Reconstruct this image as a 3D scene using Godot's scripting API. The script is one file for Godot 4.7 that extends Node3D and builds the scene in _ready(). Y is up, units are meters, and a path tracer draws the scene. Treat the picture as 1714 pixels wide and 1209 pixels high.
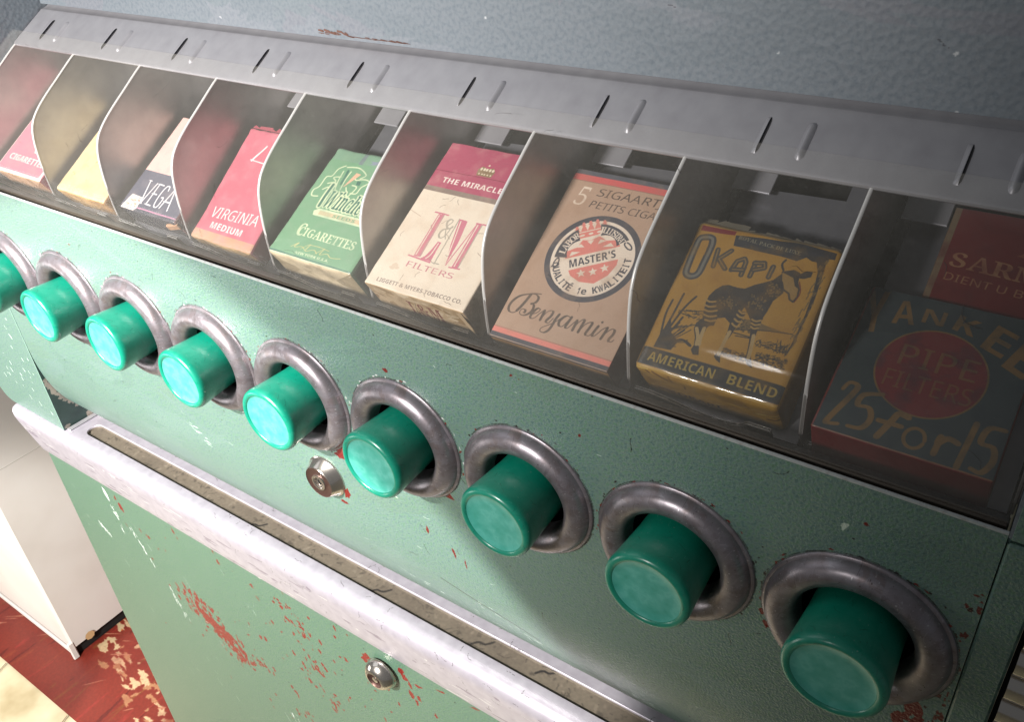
extends Node3D
# An old vending machine seen close up. Lengths below are in "pitches", the distance from one pull knob to the next.
# x runs along the machine, y up, z out of its front; the row of knobs is x = 0..8, y = 0, z = 0.

const U := 0.066          # metres in a pitch
const FLOOR_Y := -13.0    # the floor, in pitches below the knobs
const LEFT := -0.51       # inner faces of the cheeks
const RIGHT := 8.49
const SLOPE_D := Vector3(0, 0.53, -0.848)   # up the sloping bed of the display
const SLOPE_N := Vector3(0, 0.848, 0.53)    # out of the bed
const BED := Vector3(0, 0.65, -0.505)       # foot of the bed

var M := {}
var fonts := {}
var rng := RandomNumberGenerator.new()


func _ready() -> void:
	rng.seed = 7
	make_camera_and_light()
	make_materials()
	make_setting()
	make_machine()
	make_packs()
	make_cabinet()


# ------------------------------------------------------------------ camera, light
func make_camera_and_light() -> void:
	var cam := Camera3D.new()
	cam.name = "camera"
	cam.fov = 45.085
	cam.near = 0.02
	cam.far = 40.0
	cam.transform = Transform3D(Basis(Vector3(0.81698, -0.066865, -0.572777), Vector3(-0.27353, 0.829476, -0.486981), Vector3(0.507666, 0.554526, 0.659376)), P(8.45246, 3.67134, 3.22833))
	add_child(cam)
	cam.current = true

	var env := Environment.new()
	env.background_mode = Environment.BG_COLOR
	env.background_color = Color(0.40, 0.41, 0.42)
	env.background_energy_multiplier = 0.72
	env.tonemap_mode = Environment.TONE_MAPPER_LINEAR
	env.tonemap_exposure = 1.0
	env.sdfgi_enabled = true
	env.ssao_enabled = true
	env.ssil_enabled = true
	var we := WorldEnvironment.new()
	we.name = "environment"
	we.environment = env
	add_child(we)

	# the main light, in front and above; it fades towards the right end
	spot("window_beam", Vector3(3.4, 6.4, 12.0), Vector3(-1.0, 2.8, -0.5), 41.0, 1.0, 0.05, 2.25, Color(1.0, 0.985, 0.97))
	# a lower, harder beam on the left and the foot of the panel; its edge ends it before the right end
	spot("low_beam", Vector3(1.5, 9.0, 12.0), Vector3(1.56, -7.56, 0.0), 20.7, 0.04, 0.004, 2.95, Color(1.0, 0.985, 0.96))
	# the same daylight on the floor and the cabinet beyond
	spot("floor_beam", Vector3(1.0, 4.0, 14.0), Vector3(-8.8, -12.0, -1.5), 12.0, 0.6, 0.05, 4.6, Color(1.0, 0.99, 0.97))
	area("side_window_light", Vector3(-12.0, -3.0, 9.0), Vector3(-9.0, -12.0, -1.0), Vector2(0.5, 0.5), 0.5, Color(1.0, 0.99, 0.97))
	# a bright ceiling at the far left, which the strip, the sheets and the window mirror
	area("ceiling_panel_light", Vector3(-8.0, 12.0, 2.5), Vector3(1.0, 1.0, -1.0), Vector2(0.8, 0.7), 0.16, Color(0.96, 0.98, 1.0))


func spot(called: String, at: Vector3, to: Vector3, half_angle: float, blend: float, size: float, energy: float, c: Color) -> void:
	var l := SpotLight3D.new()
	l.name = called
	l.light_color = c
	l.light_energy = energy
	l.light_size = size
	l.spot_angle = half_angle
	l.spot_angle_attenuation = blend
	l.spot_range = 12.0
	l.spot_attenuation = 2.0
	l.shadow_enabled = true
	add_child(l)
	l.look_at_from_position(P(at.x, at.y, at.z), P(to.x, to.y, to.z), Vector3.UP)


func area(called: String, at: Vector3, to: Vector3, size: Vector2, energy: float, c: Color) -> void:
	var l := AreaLight3D.new()
	l.name = called
	l.light_color = c
	l.light_energy = energy
	l.area_size = size
	l.area_range = 12.0
	l.area_attenuation = 2.0
	l.shadow_enabled = true
	add_child(l)
	l.look_at_from_position(P(at.x, at.y, at.z), P(to.x, to.y, to.z), Vector3.UP)


# ------------------------------------------------------------------ small helpers
func P(x: float, y: float, z: float) -> Vector3:
	return Vector3(x * U, (y - FLOOR_Y) * U, z * U)


func PV(v: Vector3) -> Vector3:
	return P(v.x, v.y, v.z)


func bed(x: float, along: float, out: float) -> Vector3:
	return Vector3(x, 0, 0) + BED + SLOPE_D * along + SLOPE_N * out


func V(a: Array) -> PackedVector2Array:
	var r := PackedVector2Array()
	for i in range(0, a.size(), 2):
		r.append(Vector2(a[i], a[i + 1]))
	return r


func begin(smooth := false) -> SurfaceTool:
	var st := SurfaceTool.new()
	st.begin(Mesh.PRIMITIVE_TRIANGLES)
	st.set_smooth_group(0 if smooth else -1)
	return st


func put(called: String, st: SurfaceTool, m: Material, parent: Node, normals := true) -> MeshInstance3D:
	if normals:
		st.generate_normals()
	var o := MeshInstance3D.new()
	o.name = called
	o.mesh = st.commit()
	o.material_override = m
	parent.add_child(o, true)
	return o


func node(called: String, parent: Node) -> Node3D:
	var o := Node3D.new()
	o.name = called
	parent.add_child(o, true)
	return o


func tag(o: Node, label: String, category := "", group := "", kind := "") -> void:
	if label:
		o.set_meta("label", label)
	if category:
		o.set_meta("category", category)
	if group:
		o.set_meta("group", group)
	if kind:
		o.set_meta("kind", kind)


# four corners clockwise as seen from the front, in pitches
func quad(st: SurfaceTool, a: Vector3, b: Vector3, c: Vector3, d: Vector3, u2a := Vector2.ZERO, u2b := Vector2.ZERO, u2c := Vector2.ZERO, u2d := Vector2.ZERO) -> void:
	for k in [[a, u2a], [b, u2b], [c, u2c], [a, u2a], [c, u2c], [d, u2d]]:
		st.set_uv(k[1])
		st.set_uv2(k[1])
		st.add_vertex(PV(k[0]))


func box(st: SurfaceTool, lo: Vector3, hi: Vector3, bevel := 0.012) -> void:
	obox(st, (lo + hi) / 2.0, (hi - lo) / 2.0, Basis(), bevel)


# a box with chamfered edges, turned by a basis
func obox(st: SurfaceTool, c: Vector3, h: Vector3, turn: Basis, bevel := 0.012) -> void:
	var r := minf(bevel, minf(h.x, minf(h.y, h.z)) * 0.6)
	var corner := func(s: Vector3, axis: int) -> Vector3:
		var q := Vector3(s.x * (h.x - r), s.y * (h.y - r), s.z * (h.z - r))
		q[axis] = s[axis] * h[axis]
		return c + turn * q
	for axis in 3:
		var a1 := (axis + 1) % 3
		var a2 := (axis + 2) % 3
		for s in [-1.0, 1.0]:
			var k: Array[Vector3] = []
			for t in [[-1.0, -1.0], [1.0, -1.0], [1.0, 1.0], [-1.0, 1.0]]:
				var q := Vector3.ZERO
				q[axis] = s
				q[a1] = t[0]
				q[a2] = t[1]
				k.append(corner.call(q, axis))
			if s > 0.0:
				k.reverse()
			quad(st, k[0], k[1], k[2], k[3])
	for axis in 3:   # edges that run along this axis
		var a1 := (axis + 1) % 3
		var a2 := (axis + 2) % 3
		for s1 in [-1.0, 1.0]:
			for s2 in [-1.0, 1.0]:
				var k: Array[Vector3] = []
				for t in [[-1.0, a1], [1.0, a1], [1.0, a2], [-1.0, a2]]:
					var q := Vector3.ZERO
					q[axis] = t[0]
					q[a1] = s1
					q[a2] = s2
					k.append(corner.call(q, t[1]))
				if s1 * s2 > 0.0:
					k.reverse()
				quad(st, k[0], k[1], k[2], k[3])
	for sx in [-1.0, 1.0]:
		for sy in [-1.0, 1.0]:
			for sz in [-1.0, 1.0]:
				var s := Vector3(sx, sy, sz)
				var k: Array[Vector3] = [corner.call(s, 0), corner.call(s, 1), corner.call(s, 2)]
				if sx * sy * sz > 0.0:
					k.reverse()
				for q in k:
					st.set_uv(Vector2.ZERO)
					st.set_uv2(Vector2.ZERO)
					st.add_vertex(PV(q))


# normals of a polyline (y, z) or (r, z): for each segment its two ends, smooth where it bends little
func line_normals(p: PackedVector2Array, smooth_deg := 40.0) -> Array:
	var n: Array[Vector2] = []
	for i in p.size() - 1:
		var d := (p[i + 1] - p[i]).normalized()
		n.append(Vector2(-d.y, d.x))
	var r := []
	for i in n.size():
		var a := n[i]
		var b := n[i]
		if i > 0 and absf(rad_to_deg(n[i].angle_to(n[i - 1]))) < smooth_deg:
			a = (n[i] + n[i - 1]).normalized()
		if i < n.size() - 1 and absf(rad_to_deg(n[i].angle_to(n[i + 1]))) < smooth_deg:
			b = (n[i] + n[i + 1]).normalized()
		r.append([a, b])
	return r


# a profile of (z, y) points drawn out along x; x0 may be one number per point. UV2 runs 0..1 along x and along the profile from v0 to v1
func sweep_x(st: SurfaceTool, p: PackedVector2Array, x0: Variant, x1: float, u0 := 0.0, u1 := 1.0, v0 := 0.0, v1 := 1.0, steps := 1) -> void:
	var ns := line_normals(p)
	var total := 0.0
	for i in p.size() - 1:
		total += p[i].distance_to(p[i + 1])
	var run := 0.0
	for i in p.size() - 1:
		var seg := p[i].distance_to(p[i + 1])
		var va := lerpf(v0, v1, run / total)
		var vb := lerpf(v0, v1, (run + seg) / total)
		run += seg
		var xa: float = x0[i] if x0 is Array else x0
		var xb: float = x0[i + 1] if x0 is Array else x0
		for s in steps:
			var fa := float(s) / steps
			var fb := float(s + 1) / steps
			var k := [
				[lerpf(xa, x1, fa), p[i], ns[i][0], Vector2(lerpf(u0, u1, fa), va)], [lerpf(xa, x1, fb), p[i], ns[i][0], Vector2(lerpf(u0, u1, fb), va)],
				[lerpf(xb, x1, fb), p[i + 1], ns[i][1], Vector2(lerpf(u0, u1, fb), vb)], [lerpf(xb, x1, fa), p[i + 1], ns[i][1], Vector2(lerpf(u0, u1, fa), vb)]]
			for j in [0, 1, 2, 0, 2, 3]:
				st.set_normal(Vector3(0, k[j][2].y, k[j][2].x))
				st.set_uv(k[j][3])
				st.set_uv2(k[j][3])
				st.add_vertex(P(k[j][0], k[j][1].y, k[j][1].x))


# a profile of (radius, height) turned round the local z axis, in pitches
func lathe(st: SurfaceTool, p: PackedVector2Array, segs := 56, bump := 0.0) -> void:
	var ns := line_normals(p, 50.0)
	for i in p.size() - 1:
		for s in segs:
			var a := TAU * s / segs
			var b := TAU * (s + 1) / segs
			var k := [[a, p[i], ns[i][0]], [b, p[i], ns[i][0]], [b, p[i + 1], ns[i][1]], [a, p[i + 1], ns[i][1]]]
			for j in [0, 2, 1, 0, 3, 2]:
				var c := cos(k[j][0])
				var sn := sin(k[j][0])
				var rad: float = k[j][1].x
				st.set_normal(-Vector3(c * k[j][2].x, sn * k[j][2].x, k[j][2].y).normalized())
				st.set_uv(Vector2(0.5 + c * rad, 0.5 - sn * rad))
				st.set_uv2(Vector2(0.5 + c * rad, 0.5 - sn * rad))
				st.add_vertex(Vector3(c * rad, sn * rad, k[j][1].y) * U)


# a flat outline given thickness: put2d turns (a, b, depth) into a place
func prism(st: SurfaceTool, outline: PackedVector2Array, put2d: Callable, d0: float, d1: float) -> void:
	var t := Geometry2D.triangulate_polygon(outline)
	for d in [d0, d1]:
		for i in range(0, t.size(), 3):
			var k := [t[i], t[i + 1], t[i + 2]]
			if d == d1:
				k.reverse()
			for j in k:
				st.set_uv(outline[j])
				st.set_uv2(outline[j])
				st.add_vertex(PV(put2d.call(outline[j].x, outline[j].y, d)))
	for i in outline.size():
		var a := outline[i]
		var b := outline[(i + 1) % outline.size()]
		quad(st, put2d.call(a.x, a.y, d0), put2d.call(b.x, b.y, d0), put2d.call(b.x, b.y, d1), put2d.call(a.x, a.y, d1))


# ------------------------------------------------------------------ drawing print into textures
func font(kind: String) -> Dictionary:
	if not fonts.has(kind):
		var f := SystemFont.new()
		f.font_names = PackedStringArray(["Droid Serif" if kind.begins_with("serif") else "Droid Sans"])
		f.font_weight = 700 if kind.ends_with("b") else 400
		var h := glyphs(f, "H")
		var lo := 1e9
		var hi := -1e9
		for v in h:
			lo = minf(lo, v.y)
			hi = maxf(hi, v.y)
		fonts[kind] = {"font": f, "base": lo, "cap": hi - lo}
	return fonts[kind]


func glyphs(f: Font, s: String) -> PackedVector2Array:
	var tm := TextMesh.new()
	tm.font = f
	tm.text = s
	tm.font_size = 48
	tm.pixel_size = 1.0 / 48.0
	tm.depth = 0.0
	tm.curve_step = 1.5
	tm.horizontal_alignment = HORIZONTAL_ALIGNMENT_LEFT
	var a := tm.get_mesh_arrays()
	var r := PackedVector2Array()
	for i in a[Mesh.ARRAY_INDEX]:
		var v: Vector3 = a[Mesh.ARRAY_VERTEX][i]
		r.append(Vector2(v.x, v.y))
	return r


func canvas(w: float, h: float, ppu: float, bg: Color) -> Dictionary:
	var im := Image.create(int(w * ppu), int(h * ppu), false, Image.FORMAT_RGBA8)
	im.fill(bg)
	return {"im": im, "s": ppu, "h": h, "w": w}


func tri(cv: Dictionary, a: Vector2, b: Vector2, c: Vector2, col: Color) -> void:
	var im: Image = cv.im
	var k: Array[Vector2] = []
	for v in [a, b, c]:
		k.append(Vector2(v.x * cv.s, (cv.h - v.y) * cv.s))
	k.sort_custom(func(p: Vector2, q: Vector2) -> bool: return p.y < q.y)
	var y0 := maxi(0, int(ceil(k[0].y - 0.5)))
	var y1 := mini(im.get_height() - 1, int(floor(k[2].y - 0.5)))
	for y in range(y0, y1 + 1):
		var yc := y + 0.5
		var xl := lerpf(k[0].x, k[2].x, (yc - k[0].y) / maxf(k[2].y - k[0].y, 1e-6))
		var xr := 0.0
		if yc < k[1].y:
			xr = lerpf(k[0].x, k[1].x, (yc - k[0].y) / maxf(k[1].y - k[0].y, 1e-6))
		else:
			xr = lerpf(k[1].x, k[2].x, (yc - k[1].y) / maxf(k[2].y - k[1].y, 1e-6))
		var i0 := int(round(minf(xl, xr)))
		var i1 := int(round(maxf(xl, xr)))
		if i1 > i0:
			im.fill_rect(Rect2i(i0, y, i1 - i0, 1), col)


func poly(cv: Dictionary, p: PackedVector2Array, col: Color) -> void:
	var t := Geometry2D.triangulate_polygon(p)
	for i in range(0, t.size(), 3):
		tri(cv, p[t[i]], p[t[i + 1]], p[t[i + 2]], col)


func rect(cv: Dictionary, x0: float, y0: float, x1: float, y1: float, col: Color) -> void:
	(cv.im as Image).fill_rect(Rect2i(int(round(x0 * cv.s)), int(round((cv.h - y1) * cv.s)), int(round((x1 - x0) * cv.s)), int(round((y1 - y0) * cv.s))), col)


func oval(c: Vector2, rx: float, ry: float, turn := 0.0, n := 40, a0 := 0.0, a1 := TAU) -> PackedVector2Array:
	var r := PackedVector2Array()
	for i in n:
		var a := lerpf(a0, a1, float(i) / (n if a1 - a0 >= TAU - 0.001 else n - 1))
		r.append(c + Vector2(cos(a) * rx, sin(a) * ry).rotated(turn))
	return r


func spline(p: PackedVector2Array, n := 6) -> PackedVector2Array:
	var r := PackedVector2Array()
	for i in p.size() - 1:
		for k in n:
			r.append(p[i].cubic_interpolate(p[i + 1], p[maxi(i - 1, 0)], p[mini(i + 2, p.size() - 1)], float(k) / n))
	r.append(p[p.size() - 1])
	return r


# a pen line; strokes drawn downwards are broad, the others fine
func stroke(cv: Dictionary, p: PackedVector2Array, broad: float, col: Color, fine := -1.0, curved := true) -> void:
	var q := spline(p) if curved and p.size() > 2 else p
	fine = broad if fine < 0.0 else fine
	var w := PackedFloat32Array()
	for i in q.size():
		var d := (q[mini(i + 1, q.size() - 1)] - q[maxi(i - 1, 0)]).normalized()
		w.append(lerpf(fine, broad, clampf(-d.y * 1.4 - 0.2, 0.0, 1.0)) / 2.0)
	for i in q.size() - 1:
		var d := (q[i + 1] - q[i]).normalized().orthogonal()
		tri(cv, q[i] + d * w[i], q[i] - d * w[i], q[i + 1] + d * w[i + 1], col)
		tri(cv, q[i] - d * w[i], q[i + 1] - d * w[i + 1], q[i + 1] + d * w[i + 1], col)
	for i in q.size():
		if w[i] * cv.s > 1.2:
			poly(cv, oval(q[i], w[i], w[i], 0.0, 8), col)


# lettering between two points of its baseline
func text(cv: Dictionary, s: String, kind: String, p0: Vector2, p1: Vector2, cap: float, col: Color, skew := 0.0) -> void:
	var f := font(kind)
	var g := glyphs(f.font, s)
	var lo := 1e9
	var hi := -1e9
	for v in g:
		lo = minf(lo, v.x)
		hi = maxf(hi, v.x)
	var ex := (p1 - p0).normalized()
	var ey := ex.orthogonal() * (1.0 if ex.orthogonal().y > 0.0 or absf(ex.x) < 0.1 else -1.0)
	if ex.x * ey.y - ex.y * ey.x < 0.0:
		ey = -ey
	var sx := p0.distance_to(p1) / (hi - lo)
	var sy: float = cap / f.cap
	for i in range(0, g.size(), 3):
		var k: Array[Vector2] = []
		for j in 3:
			var v := g[i + j]
			var up: float = (v.y - f.base) * sy
			k.append(p0 + ex * ((v.x - lo) * sx + up * skew) + ey * up)
		tri(cv, k[0], k[1], k[2], col)


# lettering on an arc, each letter upright on the circle (inward = false: tops point away from the centre)
func arc_text(cv: Dictionary, s: String, kind: String, c: Vector2, r: float, a0: float, a1: float, cap: float, col: Color, tops_in := false, wide := 0.8) -> void:
	for i in s.length():
		if s[i] == " ":
			continue
		var a := lerpf(a0, a1, float(i) / maxi(1, s.length() - 1))
		var out := Vector2(cos(a), sin(a))
		var along := out.orthogonal() * (1.0 if tops_in else -1.0)
		if not tops_in and out.cross(along) > 0.0:
			along = -along
		if tops_in and out.cross(along) < 0.0:
			along = -along
		var w := cap * (0.3 if s[i] in "I1'" else wide)
		var foot := c + out * r
		text(cv, s[i], kind, foot - along * w / 2.0, foot + along * w / 2.0, cap, col)


func star(cv: Dictionary, c: Vector2, r: float, col: Color, turn := 0.0) -> void:
	var p := PackedVector2Array()
	for i in 10:
		p.append(c + Vector2(0, r if i % 2 == 0 else r * 0.42).rotated(turn + TAU * i / 10.0))
	poly(cv, p, col)


# a ragged patch, as of chipped paint
func chip(cv: Dictionary, c: Vector2, rx: float, ry: float, turn: float, col: Color, n := 11) -> void:
	var p := PackedVector2Array()
	for i in n:
		var k := rng.randf_range(0.45, 1.15)
		p.append(c + (Vector2(cos(TAU * i / n) * rx, sin(TAU * i / n) * ry) * k).rotated(turn))
	poly(cv, p, col)


func hair(cv: Dictionary, c: Vector2, length: float, col: Color, w: float) -> void:
	var a := rng.randf() * TAU
	var p := PackedVector2Array([c])
	var q := c
	for i in 3:
		a += rng.randf_range(-0.7, 0.7)
		q += Vector2(cos(a), sin(a)) * length / 3.0
		p.append(q)
	stroke(cv, p, w, col)


# halves the drawing (which smooths it), then stains and wears it
func finish(cv: Dictionary, seed_no: int, stain: Color, stain_amount: float, grain := 0.05, wear := 0.0, wear_color := Color.WHITE) -> ImageTexture:
	var im: Image = cv.im
	im.resize(im.get_width() / 2, im.get_height() / 2, Image.INTERPOLATE_BILINEAR)
	var w := im.get_width()
	var h := im.get_height()
	var n := FastNoiseLite.new()
	n.seed = seed_no
	n.frequency = 0.012
	n.fractal_octaves = 4
	var blot := n.get_image(w, h, false, false, false).get_data()
	n.seed = seed_no + 9
	n.frequency = 0.22
	n.fractal_octaves = 2
	var fine := n.get_image(w, h, false, false, false).get_data()
	var b := im.get_data()
	for i in w * h:
		var k := clampf((blot[i] - 118) / 110.0, 0.0, 1.0) * stain_amount
		var f := 1.0 + (fine[i] - 128) / 128.0 * grain
		var x := clampf((fine[i] - 128 + (blot[i] - 128) * 0.7) / 128.0 - 1.0 + wear * 1.4, 0.0, 0.35) * 2.0 if wear > 0.0 else 0.0
		var j := i * 4
		b[j] = clampi(int(lerpf(lerpf(b[j], stain.r * 255.0, k), wear_color.r * 255.0, x) * f), 0, 255)
		b[j + 1] = clampi(int(lerpf(lerpf(b[j + 1], stain.g * 255.0, k), wear_color.g * 255.0, x) * f), 0, 255)
		b[j + 2] = clampi(int(lerpf(lerpf(b[j + 2], stain.b * 255.0, k), wear_color.b * 255.0, x) * f), 0, 255)
	return ImageTexture.create_from_image(Image.create_from_data(w, h, false, Image.FORMAT_RGBA8, b))


# ------------------------------------------------------------------ materials
func noise(freq: float, type: int, colors: Array, size := 512, octaves := 3, seed_no := 1, cell := -1) -> NoiseTexture2D:
	var n := FastNoiseLite.new()
	n.seed = seed_no
	n.noise_type = type
	n.frequency = freq
	n.fractal_octaves = octaves
	if cell >= 0:
		n.cellular_return_type = cell
		n.fractal_type = FastNoiseLite.FRACTAL_NONE
	var t := NoiseTexture2D.new()
	t.width = size
	t.height = size
	t.seamless = true
	t.noise = n
	if not colors.is_empty():
		var g := Gradient.new()
		var off := PackedFloat32Array()
		for i in colors.size():
			off.append(float(i) / (colors.size() - 1))
		g.offsets = off
		g.colors = PackedColorArray(colors)
		t.color_ramp = g
	return t


func mat(c: Color, rough: float, metal := 0.0) -> StandardMaterial3D:
	var m := StandardMaterial3D.new()
	m.albedo_color = c
	m.roughness = rough
	m.metallic = metal
	return m


# triplanar noise in colour, with relief; tile is the size of one repeat in pitches
func rough_mat(c: Color, rough: float, metal: float, albedo: Texture2D, height: Texture2D, relief_cm: float, tile: float) -> StandardMaterial3D:
	var m := mat(c, rough, metal)
	m.albedo_texture = albedo
	if height:
		m.heightmap_enabled = true
		m.heightmap_texture = height
		m.heightmap_scale = relief_cm
	m.uv1_triplanar = true
	m.uv1_world_triplanar = true
	m.uv1_scale = Vector3.ONE / (tile * U)
	return m


func detailed(m: StandardMaterial3D, over: Texture2D) -> StandardMaterial3D:
	var d: StandardMaterial3D = m.duplicate()
	d.detail_enabled = true
	d.detail_albedo = over
	d.detail_blend_mode = BaseMaterial3D.BLEND_MODE_MIX
	d.detail_uv_layer = BaseMaterial3D.DETAIL_UV_2
	return d


func make_materials() -> void:
	var hammer_small := noise(0.055, FastNoiseLite.TYPE_SIMPLEX_SMOOTH, [], 512, 2, 3)
	var hammer_large := noise(0.05, FastNoiseLite.TYPE_CELLULAR, [], 512, 1, 5, FastNoiseLite.RETURN_DISTANCE)
	var mottle := noise(0.035, FastNoiseLite.TYPE_SIMPLEX_SMOOTH, [Color(0.70, 0.80, 0.80), Color(0.88, 0.93, 0.95), Color(1, 1, 1), Color(0.90, 0.99, 0.90), Color(0.80, 0.90, 0.83)], 512, 4, 11)
	var mottle_grey := noise(0.05, FastNoiseLite.TYPE_SIMPLEX_SMOOTH, [Color(0.86, 0.88, 0.90), Color(0.94, 0.95, 0.96), Color(1, 1, 1), Color(0.97, 0.95, 0.965)], 512, 5, 13)
	M.green = rough_mat(Color(0.415, 0.507, 0.474), 0.37, 0.0, mottle, hammer_small, 0.021, 0.62)
	M.green.clearcoat_enabled = true
	M.green.clearcoat = 0.25
	M.green.clearcoat_roughness = 0.3
	M.hammer = rough_mat(Color(0.465, 0.49, 0.512), 0.5, 0.05, mottle_grey, hammer_large, 0.02, 1.05)
	M.hammer.metallic_specular = 0.3
	M.green_dark = mat(Color(0.13, 0.19, 0.18), 0.4)
	var brushed := noise(0.02, FastNoiseLite.TYPE_SIMPLEX_SMOOTH, [Color(0.90, 0.895, 0.905), Color(0.95, 0.95, 0.955), Color(1, 1, 1)], 512, 5, 21)
	var speck := noise(0.11, FastNoiseLite.TYPE_SIMPLEX_SMOOTH, [], 256, 2, 23)
	M.alu = rough_mat(Color(0.705, 0.70, 0.715), 0.43, 0.5, brushed, speck, 0.002, 2.0)
	M.alu_tray = rough_mat(Color(0.79, 0.765, 0.805), 0.36, 0.5, brushed, speck, 0.002, 1.6)
	M.alu_sheet = rough_mat(Color(0.735, 0.715, 0.695), 0.40, 0.66, brushed, null, 0.0, 2.5)
	M.alu_edge = mat(Color(0.90, 0.89, 0.88), 0.4, 0.3)
	M.plate = rough_mat(Color(0.56, 0.56, 0.58), 0.45, 0.7, brushed, null, 0.0, 1.5)
	var ring_tint := noise(0.05, FastNoiseLite.TYPE_SIMPLEX_SMOOTH, [Color(0.84, 0.80, 0.79), Color(0.93, 0.92, 0.93), Color(0.97, 0.97, 0.98), Color(1, 1, 1)], 256, 4, 31)
	rng.seed = 300
	var metal := Color(0.575, 0.55, 0.575)
	var cr := canvas(1.0, 1.0, 1024.0, metal)
	for i in 300:    # dulled and dark places, then pale specks and fine scratches
		chip(cr, Vector2(rng.randf(), rng.randf()), rng.randf_range(0.01, 0.07), rng.randf_range(0.008, 0.05), rng.randf() * TAU, metal.lerp([Color(0.36, 0.32, 0.33), Color(0.70, 0.68, 0.70), Color(0.46, 0.38, 0.35)][rng.randi() % 3], rng.randf_range(0.05, 0.35)), 15)
	for i in 420:
		var s := rng.randf_range(0.0015, 0.0055)
		chip(cr, Vector2(rng.randf(), rng.randf()), s, s, 0.0, [Color(0.86, 0.85, 0.86), Color(0.30, 0.26, 0.26), Color(0.74, 0.72, 0.73)][rng.randi() % 3], 8)
	for i in 120:
		hair(cr, Vector2(rng.randf(), rng.randf()), rng.randf_range(0.02, 0.1), [Color(0.40, 0.36, 0.38), Color(0.72, 0.70, 0.72)][rng.randi() % 2], 0.002)
	M.ring = rough_mat(Color.WHITE, 0.36, 0.68, finish(cr, 31, Color(0.42, 0.37, 0.37), 0.6, 0.05), speck, 0.0018, 0.9)
	M.chrome = mat(Color(0.80, 0.77, 0.74), 0.18, 0.95)
	M.lock_face = rough_mat(Color(0.42, 0.32, 0.29), 0.4, 0.8, ring_tint, speck, 0.01, 0.3)
	M.slit = mat(Color(0.26, 0.255, 0.265), 0.5, 0.4)
	M.black = mat(Color(0.035, 0.033, 0.032), 0.8)
	M.gasket = rough_mat(Color(0.10, 0.10, 0.11), 0.35, 0.0, brushed, speck, 0.004, 0.7)
	M.rail = rough_mat(Color(0.34, 0.31, 0.27), 0.45, 0.3, ring_tint, speck, 0.004, 0.9)
	M.worn_edge = rough_mat(Color(0.70, 0.72, 0.71), 0.5, 0.1, ring_tint, null, 0.0, 0.5)
	rng.seed = 400
	var teal := Color(0.035, 0.515, 0.42)
	var ck := canvas(1.0, 1.0, 1024.0, teal)
	for i in 240:    # dust and rubbed places, nicks and specks
		chip(ck, Vector2(rng.randf(), rng.randf()), rng.randf_range(0.01, 0.09), rng.randf_range(0.008, 0.05), rng.randf() * TAU, teal.lerp(Color(0.20, 0.56, 0.47), rng.randf_range(0.1, 0.55)), 15)
	for i in 160:
		chip(ck, Vector2(rng.randf(), rng.randf()), rng.randf_range(0.002, 0.006), rng.randf_range(0.002, 0.006), 0.0, [Color(0.50, 0.62, 0.56), Color(0.42, 0.40, 0.36), Color(0.02, 0.26, 0.20)][rng.randi() % 3], 8)
	for i in 70:
		hair(ck, Vector2(rng.randf(), rng.randf()), rng.randf_range(0.02, 0.09), [Color(0.02, 0.27, 0.21), Color(0.02, 0.22, 0.17), Color(0.36, 0.66, 0.57)][rng.randi() % 3], 0.003)
	M.knob = mat(Color.WHITE, 0.33)
	M.knob.albedo_texture = finish(ck, 41, Color(0.16, 0.55, 0.46), 0.7, 0.06)
	M.knob.uv1_triplanar = true
	M.knob.uv1_scale = Vector3.ONE / (0.8 * U)
	M.knob.clearcoat_enabled = true
	M.knob.clearcoat = 0.4
	M.knob.clearcoat_roughness = 0.22
	M.knob_face = M.knob.duplicate()
	M.knob_face.albedo_color = Color.WHITE
	M.knob_face.roughness = 0.42
	M.knob_face.albedo_texture = noise(0.009, FastNoiseLite.TYPE_SIMPLEX_SMOOTH, [Color(0.20, 0.60, 0.53), Color(0.25, 0.635, 0.57), Color(0.29, 0.66, 0.60), Color(0.355, 0.70, 0.645), Color(0.275, 0.65, 0.59)], 512, 6, 43)
	M.knob_face.uv1_scale = Vector3.ONE / (0.6 * U)
	M.pane = StandardMaterial3D.new()
	M.pane.transparency = BaseMaterial3D.TRANSPARENCY_ALPHA
	M.pane.albedo_color = Color(0.85, 0.84, 0.80, 0.06)
	M.pane.roughness = 0.06
	M.pane.metallic_specular = 0.13
	M.white_paint = rough_mat(Color(0.84, 0.82, 0.80), 0.45, 0.0, noise(0.006, FastNoiseLite.TYPE_SIMPLEX_SMOOTH, [Color(0.955, 0.945, 0.935), Color(0.985, 0.98, 0.975), Color(1, 1, 1)], 512, 4, 51), null, 0.0, 6.0)


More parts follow.
